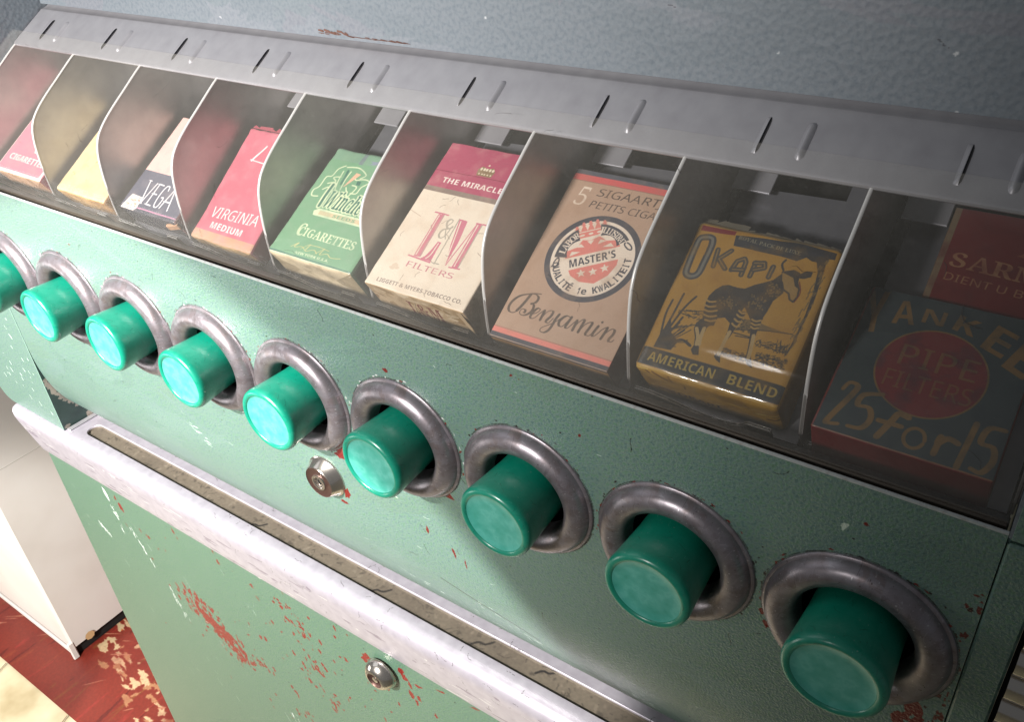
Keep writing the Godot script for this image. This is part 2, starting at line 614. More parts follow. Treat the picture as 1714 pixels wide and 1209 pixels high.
# ------------------------------------------------------------------ the floor
func make_setting() -> void:
	var st := begin()
	quad(st, Vector3(-40, FLOOR_Y, -30), Vector3(40, FLOOR_Y, -30), Vector3(40, FLOOR_Y, 40), Vector3(-40, FLOOR_Y, 40))
	var cream := rough_mat(Color(0.84, 0.80, 0.70), 0.55, 0.0, noise(0.006, FastNoiseLite.TYPE_SIMPLEX_SMOOTH, [Color(0.80, 0.76, 0.68), Color(0.92, 0.90, 0.85), Color(0.98, 0.97, 0.94), Color(1, 1, 0.98)], 512, 5, 61), null, 0.0, 7.0)
	var o := put("floor", st, cream, self)
	tag(o, "cream floor with worn joints in front of the machine", "", "", "structure")
	# the painted band behind it, worn through to the pale floor
	var w := 16.0
	var d := 9.0
	var cv := canvas(w, d, 110.0, Color(0.445, 0.16, 0.115))
	rng.seed = 77
	for i in 520:    # lighter scuffs along the grain
		var c := Vector2(rng.randf() * w, rng.randf() * d)
		var col: Color = [Color(0.48, 0.20, 0.13), Color(0.35, 0.115, 0.09), Color(0.45, 0.24, 0.13), Color(0.50, 0.17, 0.14)][rng.randi() % 4]
		chip(cv, c, rng.randf_range(0.1, 0.9), rng.randf_range(0.02, 0.07), rng.randf_range(-0.15, 0.15) + PI / 2.0, col)
	for i in 62:    # worn through: a patch in front of the cabinet and streaks
		var along := rng.randf()
		var c := Vector2(lerpf(6.5, 10.2, along), lerpf(1.75, 1.0, along) + rng.randfn() * 0.26) + Vector2(rng.randfn() * 0.3, 0)
		chip(cv, c, rng.randf_range(0.03, 0.24), rng.randf_range(0.02, 0.11), rng.randf_range(-0.4, 0.1), Color(0.70, 0.60, 0.47) if rng.randf() < 0.7 else Color(0.60, 0.42, 0.30), 17)
	for i in 30:
		var c := Vector2(rng.randf_range(1.0, 10.0), rng.randf_range(0.1, 2.6))
		chip(cv, c, rng.randf_range(0.1, 0.45), rng.randf_range(0.008, 0.03), rng.randf_range(0.5, 1.0), Color(0.66, 0.46, 0.36))
	for i in 60:
		chip(cv, Vector2(rng.randf() * w, rng.randf() * d), rng.randf_range(0.02, 0.1), rng.randf_range(0.01, 0.06), rng.randf() * TAU, Color(0.83, 0.70, 0.55) if rng.randf() < 0.5 else Color(0.70, 0.38, 0.15))
	var m := mat(Color.WHITE, 0.38)
	m.albedo_texture = finish(cv, 5, Color(0.36, 0.09, 0.07), 0.5, 0.1)
	m.clearcoat_enabled = true
	m.clearcoat = 0.3
	st = begin()
	var y := FLOOR_Y + 0.06
	var e := -0.05
	st.set_smooth_group(-1)
	for k in [[Vector3(-15, y, e - d), Vector2(0, 0)], [Vector3(1, y, e - d), Vector2(1, 0)], [Vector3(1, y, e), Vector2(1, 1)], [Vector3(-15, y, e - d), Vector2(0, 0)], [Vector3(1, y, e), Vector2(1, 1)], [Vector3(-15, y, e), Vector2(0, 1)]]:
		st.set_uv(k[1])
		st.add_vertex(PV(k[0]))
	o = put("painted_floor", st, m, self)
	tag(o, "worn red paint on the floor under the cabinets", "", "", "structure")
	# joints of the cream floor
	st = begin()
	for x in [-14.2, -11.6, -9.9, -7.3, -4.4, -1.9]:
		var j: float = x
		var lean := 0.35
		var q := [Vector3(j, FLOOR_Y + 0.061, e + 0.02), Vector3(j + 0.03, FLOOR_Y + 0.061, e + 0.02), Vector3(j + 0.03 + lean * 6.0, FLOOR_Y + 0.061, 6.0), Vector3(j + lean * 6.0, FLOOR_Y + 0.061, 6.0)]
		quad(st, q[0], q[1], q[2], q[3])
	o = put("floor_joints", st, mat(Color(0.52, 0.45, 0.36), 0.8), self)
	tag(o, "dark worn joints between the cream floor boards", "", "", "structure")


func make_cabinet() -> void:
	var c := node("cabinet", self)
	c.position = P(-10.5, FLOOR_Y, -2.6)
	tag(c, "white painted metal cabinet standing on the red floor beyond the green machine", "cabinet")
	var off := -c.position
	var shift := func(o: Node3D) -> void: o.position = off
	var st := begin()
	box(st, Vector3(-13.5, FLOOR_Y + 0.35, -5.0), Vector3(-8.5, -3.2, -1.05), 0.05)
	shift.call(put("body", st, M.white_paint, c))
	st = begin()
	box(st, Vector3(-13.4, FLOOR_Y + 0.06, -4.9), Vector3(-8.58, FLOOR_Y + 0.35, -1.12), 0.02)
	shift.call(put("plinth", st, M.black, c))
	st = begin()
	box(st, Vector3(-13.5, FLOOR_Y + 0.07, -1.11), Vector3(-8.5, FLOOR_Y + 0.22, -1.04), 0.02)
	shift.call(put("kick_strip", st, M.white_paint, c))
	st = begin()
	box(st, Vector3(-8.56, FLOOR_Y + 0.07, -1.12), Vector3(-8.48, FLOOR_Y + 0.6, -0.98), 0.02)
	shift.call(put("corner_post", st, M.white_paint, c))
	st = begin()
	box(st, Vector3(-8.505, -7.34, -4.9), Vector3(-8.494, -7.325, -1.1), 0.002)
	shift.call(put("side_seam", st, mat(Color(0.72, 0.70, 0.67), 0.6), c))
	st = begin()
	for s in 8:
		var a := TAU * s / 8.0
		var b := TAU * (s + 1) / 8.0
		quad(st, Vector3(-8.47, FLOOR_Y + 0.45, -1.5), Vector3(-8.47, FLOOR_Y + 0.45 + sin(a) * 0.12, -1.5 + cos(a) * 0.12), Vector3(-8.47, FLOOR_Y + 0.45 + sin(b) * 0.12, -1.5 + cos(b) * 0.12), Vector3(-8.47, FLOOR_Y + 0.45, -1.5))
	shift.call(put("screw_cover", st, mat(Color(0.75, 0.62, 0.45), 0.5), c))


# ------------------------------------------------------------------ the machine
func make_machine() -> void:
	var v := node("vending_machine", self)
	tag(v, "old hammered green cigarette vending machine with nine teal pull knobs and a display of packs", "vending machine")
	rng.seed = 21
	knob_panel(v)
	lower_parts(v)
	columns(v)
	display(v)
	strip(v)
	for i in 9:
		knob(v, i)
	lock(v, "panel_lock", Vector3(4.06, -0.755, 0.0), true)
	lock(v, "door_lock", Vector3(4.2, -3.06, 0.03), false)


func knob_panel(v: Node3D) -> void:
	# chips and dirt of the panel: x -0.5..8.5, y 0.92 down to the curled lower edge
	var w := 9.0
	var h := 3.35
	var cv := canvas(w, h, 220.0, Color(0.4, 0.5, 0.45, 0.0))
	var red := Color(0.42, 0.10, 0.09)
	var at := func(x: float, y: float) -> Vector2: return Vector2(x + 0.5, h - (0.92 - y))
	for k in [[4.32, -0.41, 0.12, 0.07], [4.27, -0.45, 0.08, 0.04], [5.3, -0.37, 0.1, 0.06], [5.22, -0.44, 0.08, 0.04], [4.25, -0.84, 0.04, 0.07], [4.2, -0.95, 0.05, 0.02], [5.07, -0.81, 0.02, 0.045], [5.3, -0.92, 0.015, 0.07], [5.4, -0.98, 0.012, 0.05], [7.53, -0.16, 0.03, 0.03], [7.57, -0.25, 0.03, 0.04], [6.01, 0.86, 0.03, 0.025], [5.95, 0.85, 0.015, 0.012], [4.92, 0.54, 0.025, 0.02], [2.61, -0.40, 0.07, 0.025], [2.5, -0.43, 0.02, 0.02], [0.9, 0.5, 0.02, 0.02], [6.4, 0.6, 0.015, 0.015], [1.3, 0.62, 0.02, 0.012], [7.0, -0.48, 0.02, 0.03], [7.95, 0.7, 0.02, 0.012]]:
		chip(cv, at.call(k[0], k[1]), k[2], k[3], rng.randf_range(-0.3, 0.3), red)
	for i in 150:    # bare red along the right end, thickest at the bottom
		var y := 0.9 - pow(rng.randf(), 0.7) * 1.9 + 0.07 * sin(i * 2.4)
		if sin(y * 13.0) + sin(y * 29.0 + 1.0) < -0.2:
			continue
		chip(cv, at.call(8.492 - absf(rng.randfn()) * 0.022 * (1.0 + maxf(0.0, 0.6 - y)), y), rng.randf_range(0.005, 0.018), rng.randf_range(0.008, 0.03), 0.0, Color(0.36, 0.095, 0.085) if rng.randf() < 0.8 else Color(0.20, 0.10, 0.09))
	for i in 16:
		chip(cv, at.call(8.4 - rng.randf() * 0.1, -0.35 - rng.randf() * 0.35), rng.randf_range(0.02, 0.06), rng.randf_range(0.03, 0.08), 0.3, red)
	for i in 90:     # faint stains and rubbed places
		var soft: Color = [Color(0.30, 0.38, 0.36, 0.14), Color(0.50, 0.58, 0.57, 0.12), Color(0.36, 0.44, 0.33, 0.13), Color(0.45, 0.50, 0.55, 0.12)][rng.randi() % 4]
		chip(cv, Vector2(rng.randf() * w, rng.randf() * h), rng.randf_range(0.08, 0.6), rng.randf_range(0.03, 0.16), rng.randf_range(-0.4, 0.4), soft, 21)
	for ring in 9:   # dirt caught along the edge of each bezel
		for i in 60:
			var f := TAU * i / 60.0
			if rng.randf() < 0.8:
				stroke(cv, oval(at.call(ring, 0.0), 0.486, 0.486, 0.0, 5, f, f + 0.13), rng.randf_range(0.003, 0.010), Color(0.22, 0.24, 0.23), -1.0, false)
	for ring in 9:   # paint broken round each bezel, red or bare
		for i in 42:
			var a := rng.randf() * TAU
			if rng.randf() < 0.5 and sin(a) < 0.1:
				continue
			var r := 0.482 + absf(rng.randfn()) * 0.016
			chip(cv, at.call(ring + cos(a) * r, sin(a) * r), rng.randf_range(0.006, 0.02), rng.randf_range(0.004, 0.011), a + PI / 2.0, [red, Color(0.72, 0.74, 0.72), Color(0.16, 0.15, 0.15), Color(0.80, 0.80, 0.80)][rng.randi() % 4 if ring < 6 else [0, 2][rng.randi() % 2]])
	for k in [[7.86, 0.64, 0.02, 0.035], [4.78, -0.6, 0.03, 0.008], [4.8, -0.62, 0.02, 0.008]]:
		chip(cv, at.call(k[0], k[1]), k[2], k[3], -0.3, Color(0.72, 0.78, 0.72))
	for i in 60:     # pale scratches and specks
		var c: Vector2 = at.call(rng.randf_range(-0.5, 8.4), rng.randf_range(-2.2, 0.8))
		var turn := rng.randf_range(-0.9, 0.5)
		stroke(cv, PackedVector2Array([c, c + Vector2(cos(turn), sin(turn)) * rng.randf_range(0.01, 0.07)]), rng.randf_range(0.003, 0.006), Color(0.74, 0.80, 0.76), -1.0, false)
	for k in [[4.6, -1.5, 5.6, -1.62], [5.4, -1.38, 5.95, -1.55], [1.0, -1.5, 1.9, -1.75], [2.2, -0.9, 2.45, -1.06], [6.7, -1.6, 6.85, -1.66]]:
		for i in 14:
			var t := rng.randf()
			var c: Vector2 = at.call(lerpf(k[0], k[2], t), lerpf(k[1], k[3], t) + rng.randfn() * 0.03)
			stroke(cv, PackedVector2Array([c, c + Vector2(rng.randf_range(0.02, 0.07), -rng.randf_range(0.0, 0.02))]), rng.randf_range(0.004, 0.009), Color(0.78, 0.84, 0.80), -1.0, false)
	stroke(cv, PackedVector2Array([at.call(5.1, -1.3), at.call(5.45, -1.38), at.call(5.78, -1.45), at.call(5.97, -1.5)]), 0.009, Color(0.08, 0.09, 0.09))
	for i in 150:    # dark fibres and specks
		var c: Vector2 = at.call(rng.randf_range(-0.5, 8.5), rng.randf_range(-2.1, 0.9))
		if rng.randf() < 0.5:
			hair(cv, c, rng.randf_range(0.03, 0.11), Color(0.12, 0.15, 0.14), 0.005)
		else:
			chip(cv, c, 0.008, 0.008, 0.0, Color(0.14, 0.13, 0.13), 7)
	var m: StandardMaterial3D = detailed(M.green, ImageTexture.create_from_image(cv.im))
	var uv := func(x: float, y: float) -> Vector2: return Vector2((x + 0.5) / w, (0.92 - y) / h)
	# the flat part, with a round hole behind every bezel
	var st := begin()
	var put_q := func(a: Vector2, b: Vector2, c: Vector2, d: Vector2) -> void:
		quad(st, Vector3(a.x, a.y, 0), Vector3(b.x, b.y, 0), Vector3(c.x, c.y, 0), Vector3(d.x, d.y, 0), uv.call(a.x, a.y), uv.call(b.x, b.y), uv.call(c.x, c.y), uv.call(d.x, d.y))
	for i in 9:
		var c := Vector2(i, 0)
		for s in 48:
			var k: Array[Vector2] = []
			for t in [s, s + 1]:
				var dir := Vector2(cos(TAU * t / 48.0), sin(TAU * t / 48.0))
				k.append(c + dir * 0.36)
				k.append(c + dir * 0.5 / maxf(absf(dir.x), absf(dir.y)))
			put_q.call(k[0], k[2], k[3], k[1])
			quad(st, Vector3(k[0].x, k[0].y, 0), Vector3(k[0].x, k[0].y, -0.05), Vector3(k[2].x, k[2].y, -0.05), Vector3(k[2].x, k[2].y, 0))
		put_q.call(Vector2(i - 0.5, 0.92), Vector2(i + 0.5, 0.92), Vector2(i + 0.5, 0.5), Vector2(i - 0.5, 0.5))
	st.generate_normals()
	# the lower part curls back under
	var p := V([0.0, -0.5, 0.0, -1.02, -0.008, -1.2, -0.024, -1.35, -0.055, -1.5, -0.1, -1.65, -0.17, -1.8, -0.25, -1.89, -0.335, -1.955, -0.42, -1.993, -0.49, -2.008, -0.56, -2.012])
	var dense := spline(p, 3)
	st.set_smooth_group(0)
	sweep_x(st, dense, -0.5, 8.5, 0.0, 1.0, 1.42 / h, 3.15 / h)
	var o := put("knob_panel", st, m, v, false)
	st = begin()
	quad(st, Vector3(-0.5, 0.6, -0.32), Vector3(8.5, 0.6, -0.32), Vector3(8.5, -1.0, -0.32), Vector3(-0.5, -1.0, -0.32))
	put("panel_backing", st, M.black, o)
	# the worn bright top edge
	st = begin()
	var top := V([-0.014, 0.86, -0.014, 0.924, -0.005, 0.929, 0.003, 0.925, 0.0035, 0.914])
	sweep_x(st, top, -0.5, 8.5)
	put("top_edge", st, M.worn_edge, o, false)


func bezel_shape() -> SurfaceTool:
	var st := begin(true)
	lathe(st, V([0.481, 0.0, 0.4805, 0.009, 0.476, 0.014, 0.462, 0.018]), 72)
	lathe(st, spline(V([0.462, 0.018, 0.453, 0.045, 0.432, 0.074, 0.40, 0.092, 0.37, 0.096, 0.335, 0.084, 0.303, 0.05, 0.290, 0.005, 0.287, -0.06]), 3), 72)
	return st


func knob(v: Node3D, i: int) -> void:
	var name_of := "pull_knob"
	var st := begin(true)
	if not M.has("knob_mesh"):
		lathe(st, V([0.236, -0.3, 0.238, 0.0, 0.246, 0.15, 0.2565, 0.29]), 64)
		lathe(st, spline(V([0.2565, 0.29, 0.2575, 0.315, 0.252, 0.338, 0.238, 0.352, 0.222, 0.354, 0.21, 0.348, 0.205, 0.341]), 3), 64)
		M.knob_mesh = st.commit()
		st = begin(true)
		lathe(st, V([0.206, 0.342, 0.196, 0.337, 0.15, 0.333, 0.08, 0.331, 0.0001, 0.33]), 64)
		M.knob_face_mesh = st.commit()
		M.bezel_mesh = bezel_shape().commit()
	var b := MeshInstance3D.new()
	b.name = "knob_bezel"
	b.mesh = M.bezel_mesh
	b.material_override = M.ring
	v.add_child(b, true)
	b.position = P(i, 0, 0.0)
	var k := MeshInstance3D.new()
	k.name = name_of
	k.mesh = M.knob_mesh
	k.material_override = M.knob
	v.add_child(k, true)
	var push: float = [0.0, 0.008, -0.006, 0.0, 0.006, 0.0, 0.004, -0.004, 0.0][i]
	k.position = P(i, [0.0, -0.006, 0.004, 0.0, -0.004, 0.0, 0.004, -0.004, -0.008][i], push)
	k.rotation = Vector3(0.012 * sin(i * 2.3), 0.012 * cos(i * 1.7), i * 1.9)
	var f := MeshInstance3D.new()
	f.name = "knob_face"
	f.mesh = M.knob_face_mesh
	f.material_override = M.knob_face
	k.add_child(f, true)


func lock(v: Node3D, called: String, at: Vector3, upper: bool) -> void:
	var l := node(called, v)
	l.position = PV(at)
	var st := begin(true)
	if upper:
		lathe(st, V([0.19, 0.0, 0.188, 0.01, 0.172, 0.018, 0.146, 0.088, 0.138, 0.096]), 48)
		put("lock_body", st, M.chrome, l, false)
		st = begin(true)
		lathe(st, V([0.139, 0.095, 0.132, 0.091, 0.072, 0.09]), 40)
		put("lock_rim", st, M.lock_face, l, false)
		st = begin(true)
		lathe(st, V([0.073, 0.089, 0.07, 0.1, 0.058, 0.103, 0.048, 0.097, 0.046, 0.08, 0.03, 0.078, 0.028, 0.086, 0.0001, 0.088]), 36)
		put("lock_core", st, M.chrome, l, false)
		st = begin()
		obox(st, Vector3(0, FLOOR_Y, 0.087), Vector3(0.006, 0.024, 0.006), Basis(Vector3(0, 0, 1), 0.5), 0.001)
		put("keyhole", st, M.black, l)
	else:
		lathe(st, spline(V([0.17, 0.0, 0.165, 0.03, 0.148, 0.07, 0.115, 0.105, 0.085, 0.112]), 3), 48)
		put("lock_body", st, M.chrome, l, false)
		st = begin(true)
		lathe(st, V([0.085, 0.112, 0.075, 0.1, 0.055, 0.085, 0.0001, 0.082]), 40)
		put("lock_rim", st, M.lock_face, l, false)
		st = begin(true)
		lathe(st, V([0.034, 0.083, 0.032, 0.1, 0.0001, 0.103]), 30)
		put("lock_core", st, M.chrome, l, false)


func lower_parts(v: Node3D) -> void:
	# the delivery tray: a bright ledge with a long groove, rolled at the front and turned down
	var w := 11.0
	var cv := canvas(w, 1.5, 180.0, Color(0.6, 0.58, 0.6, 0.0))
	rng.seed = 33
	for i in 330:
		var y := rng.randf() * 1.5
		hair(cv, Vector2(rng.randf() * w, y), rng.randf_range(0.02, 0.11), Color(0.30, 0.28, 0.29), 0.0038)
	for i in 160:
		chip(cv, Vector2(rng.randf() * w, rng.randf() * 0.55), rng.randf_range(0.02, 0.16), rng.randf_range(0.006, 0.025), rng.randf_range(-0.1, 0.1), Color(0.60, 0.56, 0.62) if rng.randf() < 0.6 else Color(0.86, 0.85, 0.87))
	for i in 30:
		stroke(cv, PackedVector2Array([Vector2(i * 0.37, 0.5), Vector2(i * 0.37 + rng.randf_range(0.05, 0.3), 0.46)]), 0.006, Color(0.9, 0.9, 0.92))
	stroke(cv, V([5.45, 1.42, 5.5, 1.32, 5.53, 1.22]), 0.016, Color(0.12, 0.11, 0.12))
	var tray_m: StandardMaterial3D = detailed(M.alu_tray, ImageTexture.create_from_image(cv.im))
	var t := node("delivery_tray", v)
	var y := -2.14
	var zr := -0.29   # rear and front edge of the groove
	var zf := -0.10
	var zm := (zr + zf) / 2.0
	var r := (zf - zr) / 2.0
	var gx0 := -0.2    # centre of the round ends
	var gx1 := 8.25
	var u2 := func(x: float, z: float) -> Vector2: return Vector2((x + 1.6) / w, 0.05 + (z + 0.62) / 1.5)
	var st := begin()
	var flat := func(x0: float, z0: float, x1: float, z1: float) -> void:
		quad(st, Vector3(x0, y, z0), Vector3(x1, y, z0), Vector3(x1, y, z1), Vector3(x0, y, z1), u2.call(x0, z0), u2.call(x1, z0), u2.call(x1, z1), u2.call(x0, z1))
	flat.call(-1.56, -0.62, 9.4, zr - 0.02)
	flat.call(-1.56, zr - 0.02, gx0 - r - 0.02, zf + 0.02)
	flat.call(gx1 + r + 0.02, zr - 0.02, 9.4, zf + 0.02)
	var rim: Array[Vector2] = []      # stadium outline (x, z), anticlockwise
	var frame: Array[Vector2] = []    # the straight outline round it
	for s in 17:
		var a := PI / 2.0 + PI * s / 16.0
		rim.append(Vector2(cos(a), sin(a)))
		var q := Vector2(cos(a), sin(a)) / maxf(absf(cos(a)), absf(sin(a)))
		frame.append(Vector2(gx0 + q.x * (r + 0.02), zm + q.y * (r + 0.02)))
	for s in 17:
		var a := -PI / 2.0 + PI * s / 16.0
		rim.append(Vector2(cos(a), sin(a)))
		var q := Vector2(cos(a), sin(a)) / maxf(absf(cos(a)), absf(sin(a)))
		frame.append(Vector2(gx1 + q.x * (r + 0.02), zm + q.y * (r + 0.02)))
	var at := func(s: int, rad: float, yy: float) -> Vector3:
		s = s % 34
		return Vector3((gx0 if s < 17 else gx1) + rim[s].x * rad, yy, zm + rim[s].y * rad)
	for s in 34:
		var f0 := Vector3(frame[s].x, y, frame[s].y)
		var f1 := Vector3(frame[(s + 1) % 34].x, y, frame[(s + 1) % 34].y)
		var a0: Vector3 = at.call(s, r, y)
		var a1: Vector3 = at.call(s + 1, r, y)
		quad(st, f0, f1, a1, a0, u2.call(f0.x, f0.z), u2.call(f1.x, f1.z), u2.call(a1.x, a1.z), u2.call(a0.x, a0.z))
		for lv in [[r, y, r - 0.004, y - 0.005], [r - 0.004, y - 0.005, r - 0.006, y - 0.018]]:
			quad(st, at.call(s, lv[0], lv[1]), at.call(s + 1, lv[0], lv[1]), at.call(s + 1, lv[2], lv[3]), at.call(s, lv[2], lv[3]), u2.call(a0.x, a0.z), u2.call(a1.x, a1.z), u2.call(a1.x, a1.z), u2.call(a0.x, a0.z))
	st.generate_normals()
	var p := V([zf + 0.02, y, -0.03, y, 0.02, y - 0.006, 0.055, y - 0.025, 0.08, y - 0.06, 0.09, y - 0.11, 0.088, y - 0.17, 0.05, -2.60, 0.036, -2.7, 0.03, -2.715, 0.0, -2.72])
	var x0 := []
	for q in p:
		x0.append(lerpf(-1.56, -1.27, clampf((y - q.y - 0.02) / 0.55, 0.0, 1.0)))
	sweep_x(st, p, x0, 9.4, 0.0, 1.0, 0.42, 0.98)
	put("tray_ledge", st, tray_m, t, false)
	# the dirty groove
	var cg := canvas(9.0, 0.2, 220.0, Color(0.385, 0.35, 0.305))
	for i in 420:
		var c := Vector2(rng.randf() * 9.0, rng.randf() * 0.2)
		if rng.randf() < 0.22:
			hair(cg, c, rng.randf_range(0.03, 0.13), Color(0.20, 0.18, 0.16), 0.005)
		else:
			chip(cg, c, rng.randf_range(0.008, 0.04), rng.randf_range(0.008, 0.025), rng.randf() * TAU, [Color(0.33, 0.30, 0.255), Color(0.42, 0.385, 0.335), Color(0.29, 0.26, 0.225), Color(0.45, 0.41, 0.36)][rng.randi() % 4])
	for k in [[4.5, 0.02], [6.2, 0.1], [2.9, 0.0], [5.6, 0.05]]:
		stroke(cg, V([k[0], k[1], k[0] + 0.04, k[1] + 0.05, k[0] + 0.10, k[1] + 0.06, k[0] + 0.15, k[1] + 0.12]), 0.018, Color(0.10, 0.09, 0.08))
	var gm := mat(Color.WHITE, 0.75)
	gm.albedo_texture = finish(cg, 91, Color(0.27, 0.24, 0.21), 0.5, 0.08)
	st = begin()
	var gu := func(x: float, f: float) -> Vector2: return Vector2((x + 0.4) / 9.0, f)
	for s in 34:
		var n := (s + 1) % 34
		var a0: Vector3 = at.call(s, r - 0.006, y - 0.018)
		var a1: Vector3 = at.call(n, r - 0.006, y - 0.018)
		var b0: Vector3 = at.call(s, r - 0.014, y - 0.036)
		var b1: Vector3 = at.call(n, r - 0.014, y - 0.036)
		quad(st, a0, a1, b1, b0, gu.call(a0.x, 0.0), gu.call(a1.x, 0.0), gu.call(b1.x, 0.45), gu.call(b0.x, 0.45))
		if s < 16:
			quad(st, b0, b1, at.call(33 - n, r - 0.014, y - 0.036), at.call(33 - s, r - 0.014, y - 0.036), gu.call(b0.x, (b0.z - zr) / (zf - zr)), gu.call(b1.x, (b1.z - zr) / (zf - zr)), gu.call(-b1.x + gx0 + gx1, (b1.z - zr) / (zf - zr)), gu.call(-b0.x + gx0 + gx1, (b0.z - zr) / (zf - zr)))
	put("tray_groove", st, gm, t)
	# the door below
	var cw := 6.6
	var ch := 4.6
	var cd := canvas(cw, ch, 260.0, Color(0.4, 0.5, 0.45, 0.0))
	var red := Color(0.47, 0.11, 0.10)
	var to := func(x: float, yy: float) -> Vector2: return Vector2(x + 1.27, ch + yy + 2.6)
	rng.seed = 55
	for i in 190:
		var q := rng.randf()
		var c: Vector2 = to.call(lerpf(0.93, 1.74, q) + rng.randfn() * 0.17, lerpf(-4.0, -4.68, q) + rng.randfn() * 0.10)
		chip(cd, c, rng.randf_range(0.008, 0.04), rng.randf_range(0.015, 0.075), rng.randf_range(-0.2, 0.5), red)
	for i in 40:
		var q := rng.randf()
		chip(cd, to.call(lerpf(1.05, 1.6, q) + rng.randfn() * 0.085, lerpf(-4.2, -4.5, q) + rng.randfn() * 0.04), rng.randf_range(0.03, 0.06), rng.randf_range(0.05, 0.11), 0.5, red)
	for k in [[0.1, -3.03, 0.045, 0.11], [0.05, -2.9, 0.03, 0.05], [0.5, -3.3, 0.035, 0.04], [0.46, -3.28, 0.015, 0.02], [1.14, -2.87, 0.02, 0.06], [1.18, -2.96, 0.015, 0.03], [0.9, -3.1, 0.012, 0.02], [1.87, -2.93, 0.025, 0.05], [0.62, -3.42, 0.02, 0.02], [0.78, -3.36, 0.012, 0.025],
		[3.94, -3.08, 0.08, 0.05], [3.98, -3.02, 0.05, 0.07], [4.42, -2.92, 0.05, 0.075], [4.46, -2.99, 0.05, 0.06], [4.51, -3.06, 0.03, 0.05], [4.51, -3.21, 0.035, 0.08], [4.6, -3.19, 0.03, 0.05], [4.56, -3.28, 0.03, 0.06], [4.62, -3.0, 0.06, 0.025], [4.78, -3.31, 0.025, 0.04], [4.3, -3.5, 0.02, 0.03], [4.9, -2.86, 0.08, 0.015], [5.3, -2.8, 0.09, 0.012], [3.6, -2.86, 0.02, 0.05]]:
		chip(cd, to.call(k[0], k[1]), k[2], k[3], 0.25, red)
	for k in [[2.82, -3.0, 0.12, 0.12, 9], [3.0, -3.2, 0.15, 0.25, 22], [3.12, -3.77, 0.12, 0.12, 16], [2.95, -4.04, 0.12, 0.2, 14], [3.23, -4.34, 0.12, 0.2, 18], [2.06, -4.47, 0.2, 0.15, 16], [2.48, -5.04, 0.3, 0.3, 16], [3.5, -3.5, 0.9, 0.6, 30], [2.2, -3.7, 1.4, 0.9, 34], [0.9, -4.9, 1.2, 0.8, 14]]:
		for i in k[4]:
			chip(cd, to.call(k[0] + rng.randfn() * k[2] * 0.6, k[1] + rng.randfn() * k[3] * 0.6), rng.randf_range(0.006, 0.032), rng.randf_range(0.01, 0.055), rng.randf_range(-0.1, 0.6), red)
	for i in 46:     # white scratches
		var c: Vector2 = to.call(rng.randf_range(-1.2, 2.6), rng.randf_range(-6.0, -2.9))
		var l := rng.randf_range(0.01, 0.12)
		stroke(cd, PackedVector2Array([c, c + Vector2(l * 0.5, -l * rng.randf_range(-0.2, 1.4))]), rng.randf_range(0.003, 0.007), Color(0.74, 0.81, 0.76), -1.0, false)
	for k in [[-0.14, -3.06, -0.1, -3.5], [0.12, -3.3, 0.33, -3.85], [0.5, -4.1, 0.65, -4.6], [2.3, -5.2, 2.9, -5.4], [-0.75, -3.6, -0.5, -3.8]]:
		for i in 20:
			var q := rng.randf()
			var c: Vector2 = to.call(lerpf(k[0], k[2], q) + rng.randfn() * 0.02, lerpf(k[1], k[3], q))
			stroke(cd, PackedVector2Array([c, c + Vector2(0.01, -rng.randf_range(0.02, 0.08))]), rng.randf_range(0.005, 0.013), Color(0.86, 0.89, 0.87), -1.0, false)
	chip(cd, to.call(-0.15, -2.95), 0.035, 0.12, 0.2, Color(0.86, 0.87, 0.86))
	for i in 260:
		var c: Vector2 = to.call(rng.randf_range(-1.2, 5.2), rng.randf_range(-6.3, -2.75))
		chip(cd, c, rng.randf_range(0.004, 0.01), rng.randf_range(0.006, 0.018), 0.2, Color(0.15, 0.22, 0.19), 7)
	for i in 30:     # paint rubbed off along the tray
		chip(cd, to.call(rng.randf_range(2.0, 5.2), -2.74 - rng.randf() * 0.03), rng.randf_range(0.03, 0.12), 0.012, 0.0, [red, Color(0.86, 0.84, 0.83)][rng.randi() % 2])
	var dm: StandardMaterial3D = detailed(M.green, ImageTexture.create_from_image(cd.im))
	dm.albedo_color = Color(0.360, 0.465, 0.400)
	st = begin()
	quad(st, Vector3(-1.27, -2.6, 0.0), Vector3(-1.27 + cw, -2.6, 0.0), Vector3(-1.27 + cw, -2.6 - ch, 0.0), Vector3(-1.27, -2.6 - ch, 0.0), Vector2(0, 0), Vector2(1, 0), Vector2(1, 1), Vector2(0, 1))
	var door := put("lower_door", st, dm, v)
	st = begin()
	quad(st, Vector3(-1.27, -2.6 - ch, 0.0), Vector3(9.4, -2.6 - ch, 0.0), Vector3(9.4, FLOOR_Y + 0.06, 0.0), Vector3(-1.27, FLOOR_Y + 0.06, 0.0))
	quad(st, Vector3(-1.27 + cw, -2.6, 0.0), Vector3(9.4, -2.6, 0.0), Vector3(9.4, -2.6 - ch, 0.0), Vector3(-1.27 + cw, -2.6 - ch, 0.0))
	quad(st, Vector3(-1.27, -2.2, -5.0), Vector3(-1.27, -2.6, 0.0), Vector3(-1.27, FLOOR_Y + 0.06, 0.0), Vector3(-1.27, FLOOR_Y + 0.06, -5.0))
	quad(st, Vector3(9.4, -2.2, 0.0), Vector3(9.4, -2.2, -5.0), Vector3(9.4, FLOOR_Y + 0.06, -5.0), Vector3(9.4, FLOOR_Y + 0.06, 0.0))
	var bm: StandardMaterial3D = M.green.duplicate()
	bm.albedo_color = dm.albedo_color
	put("lower_body", st, bm, v)


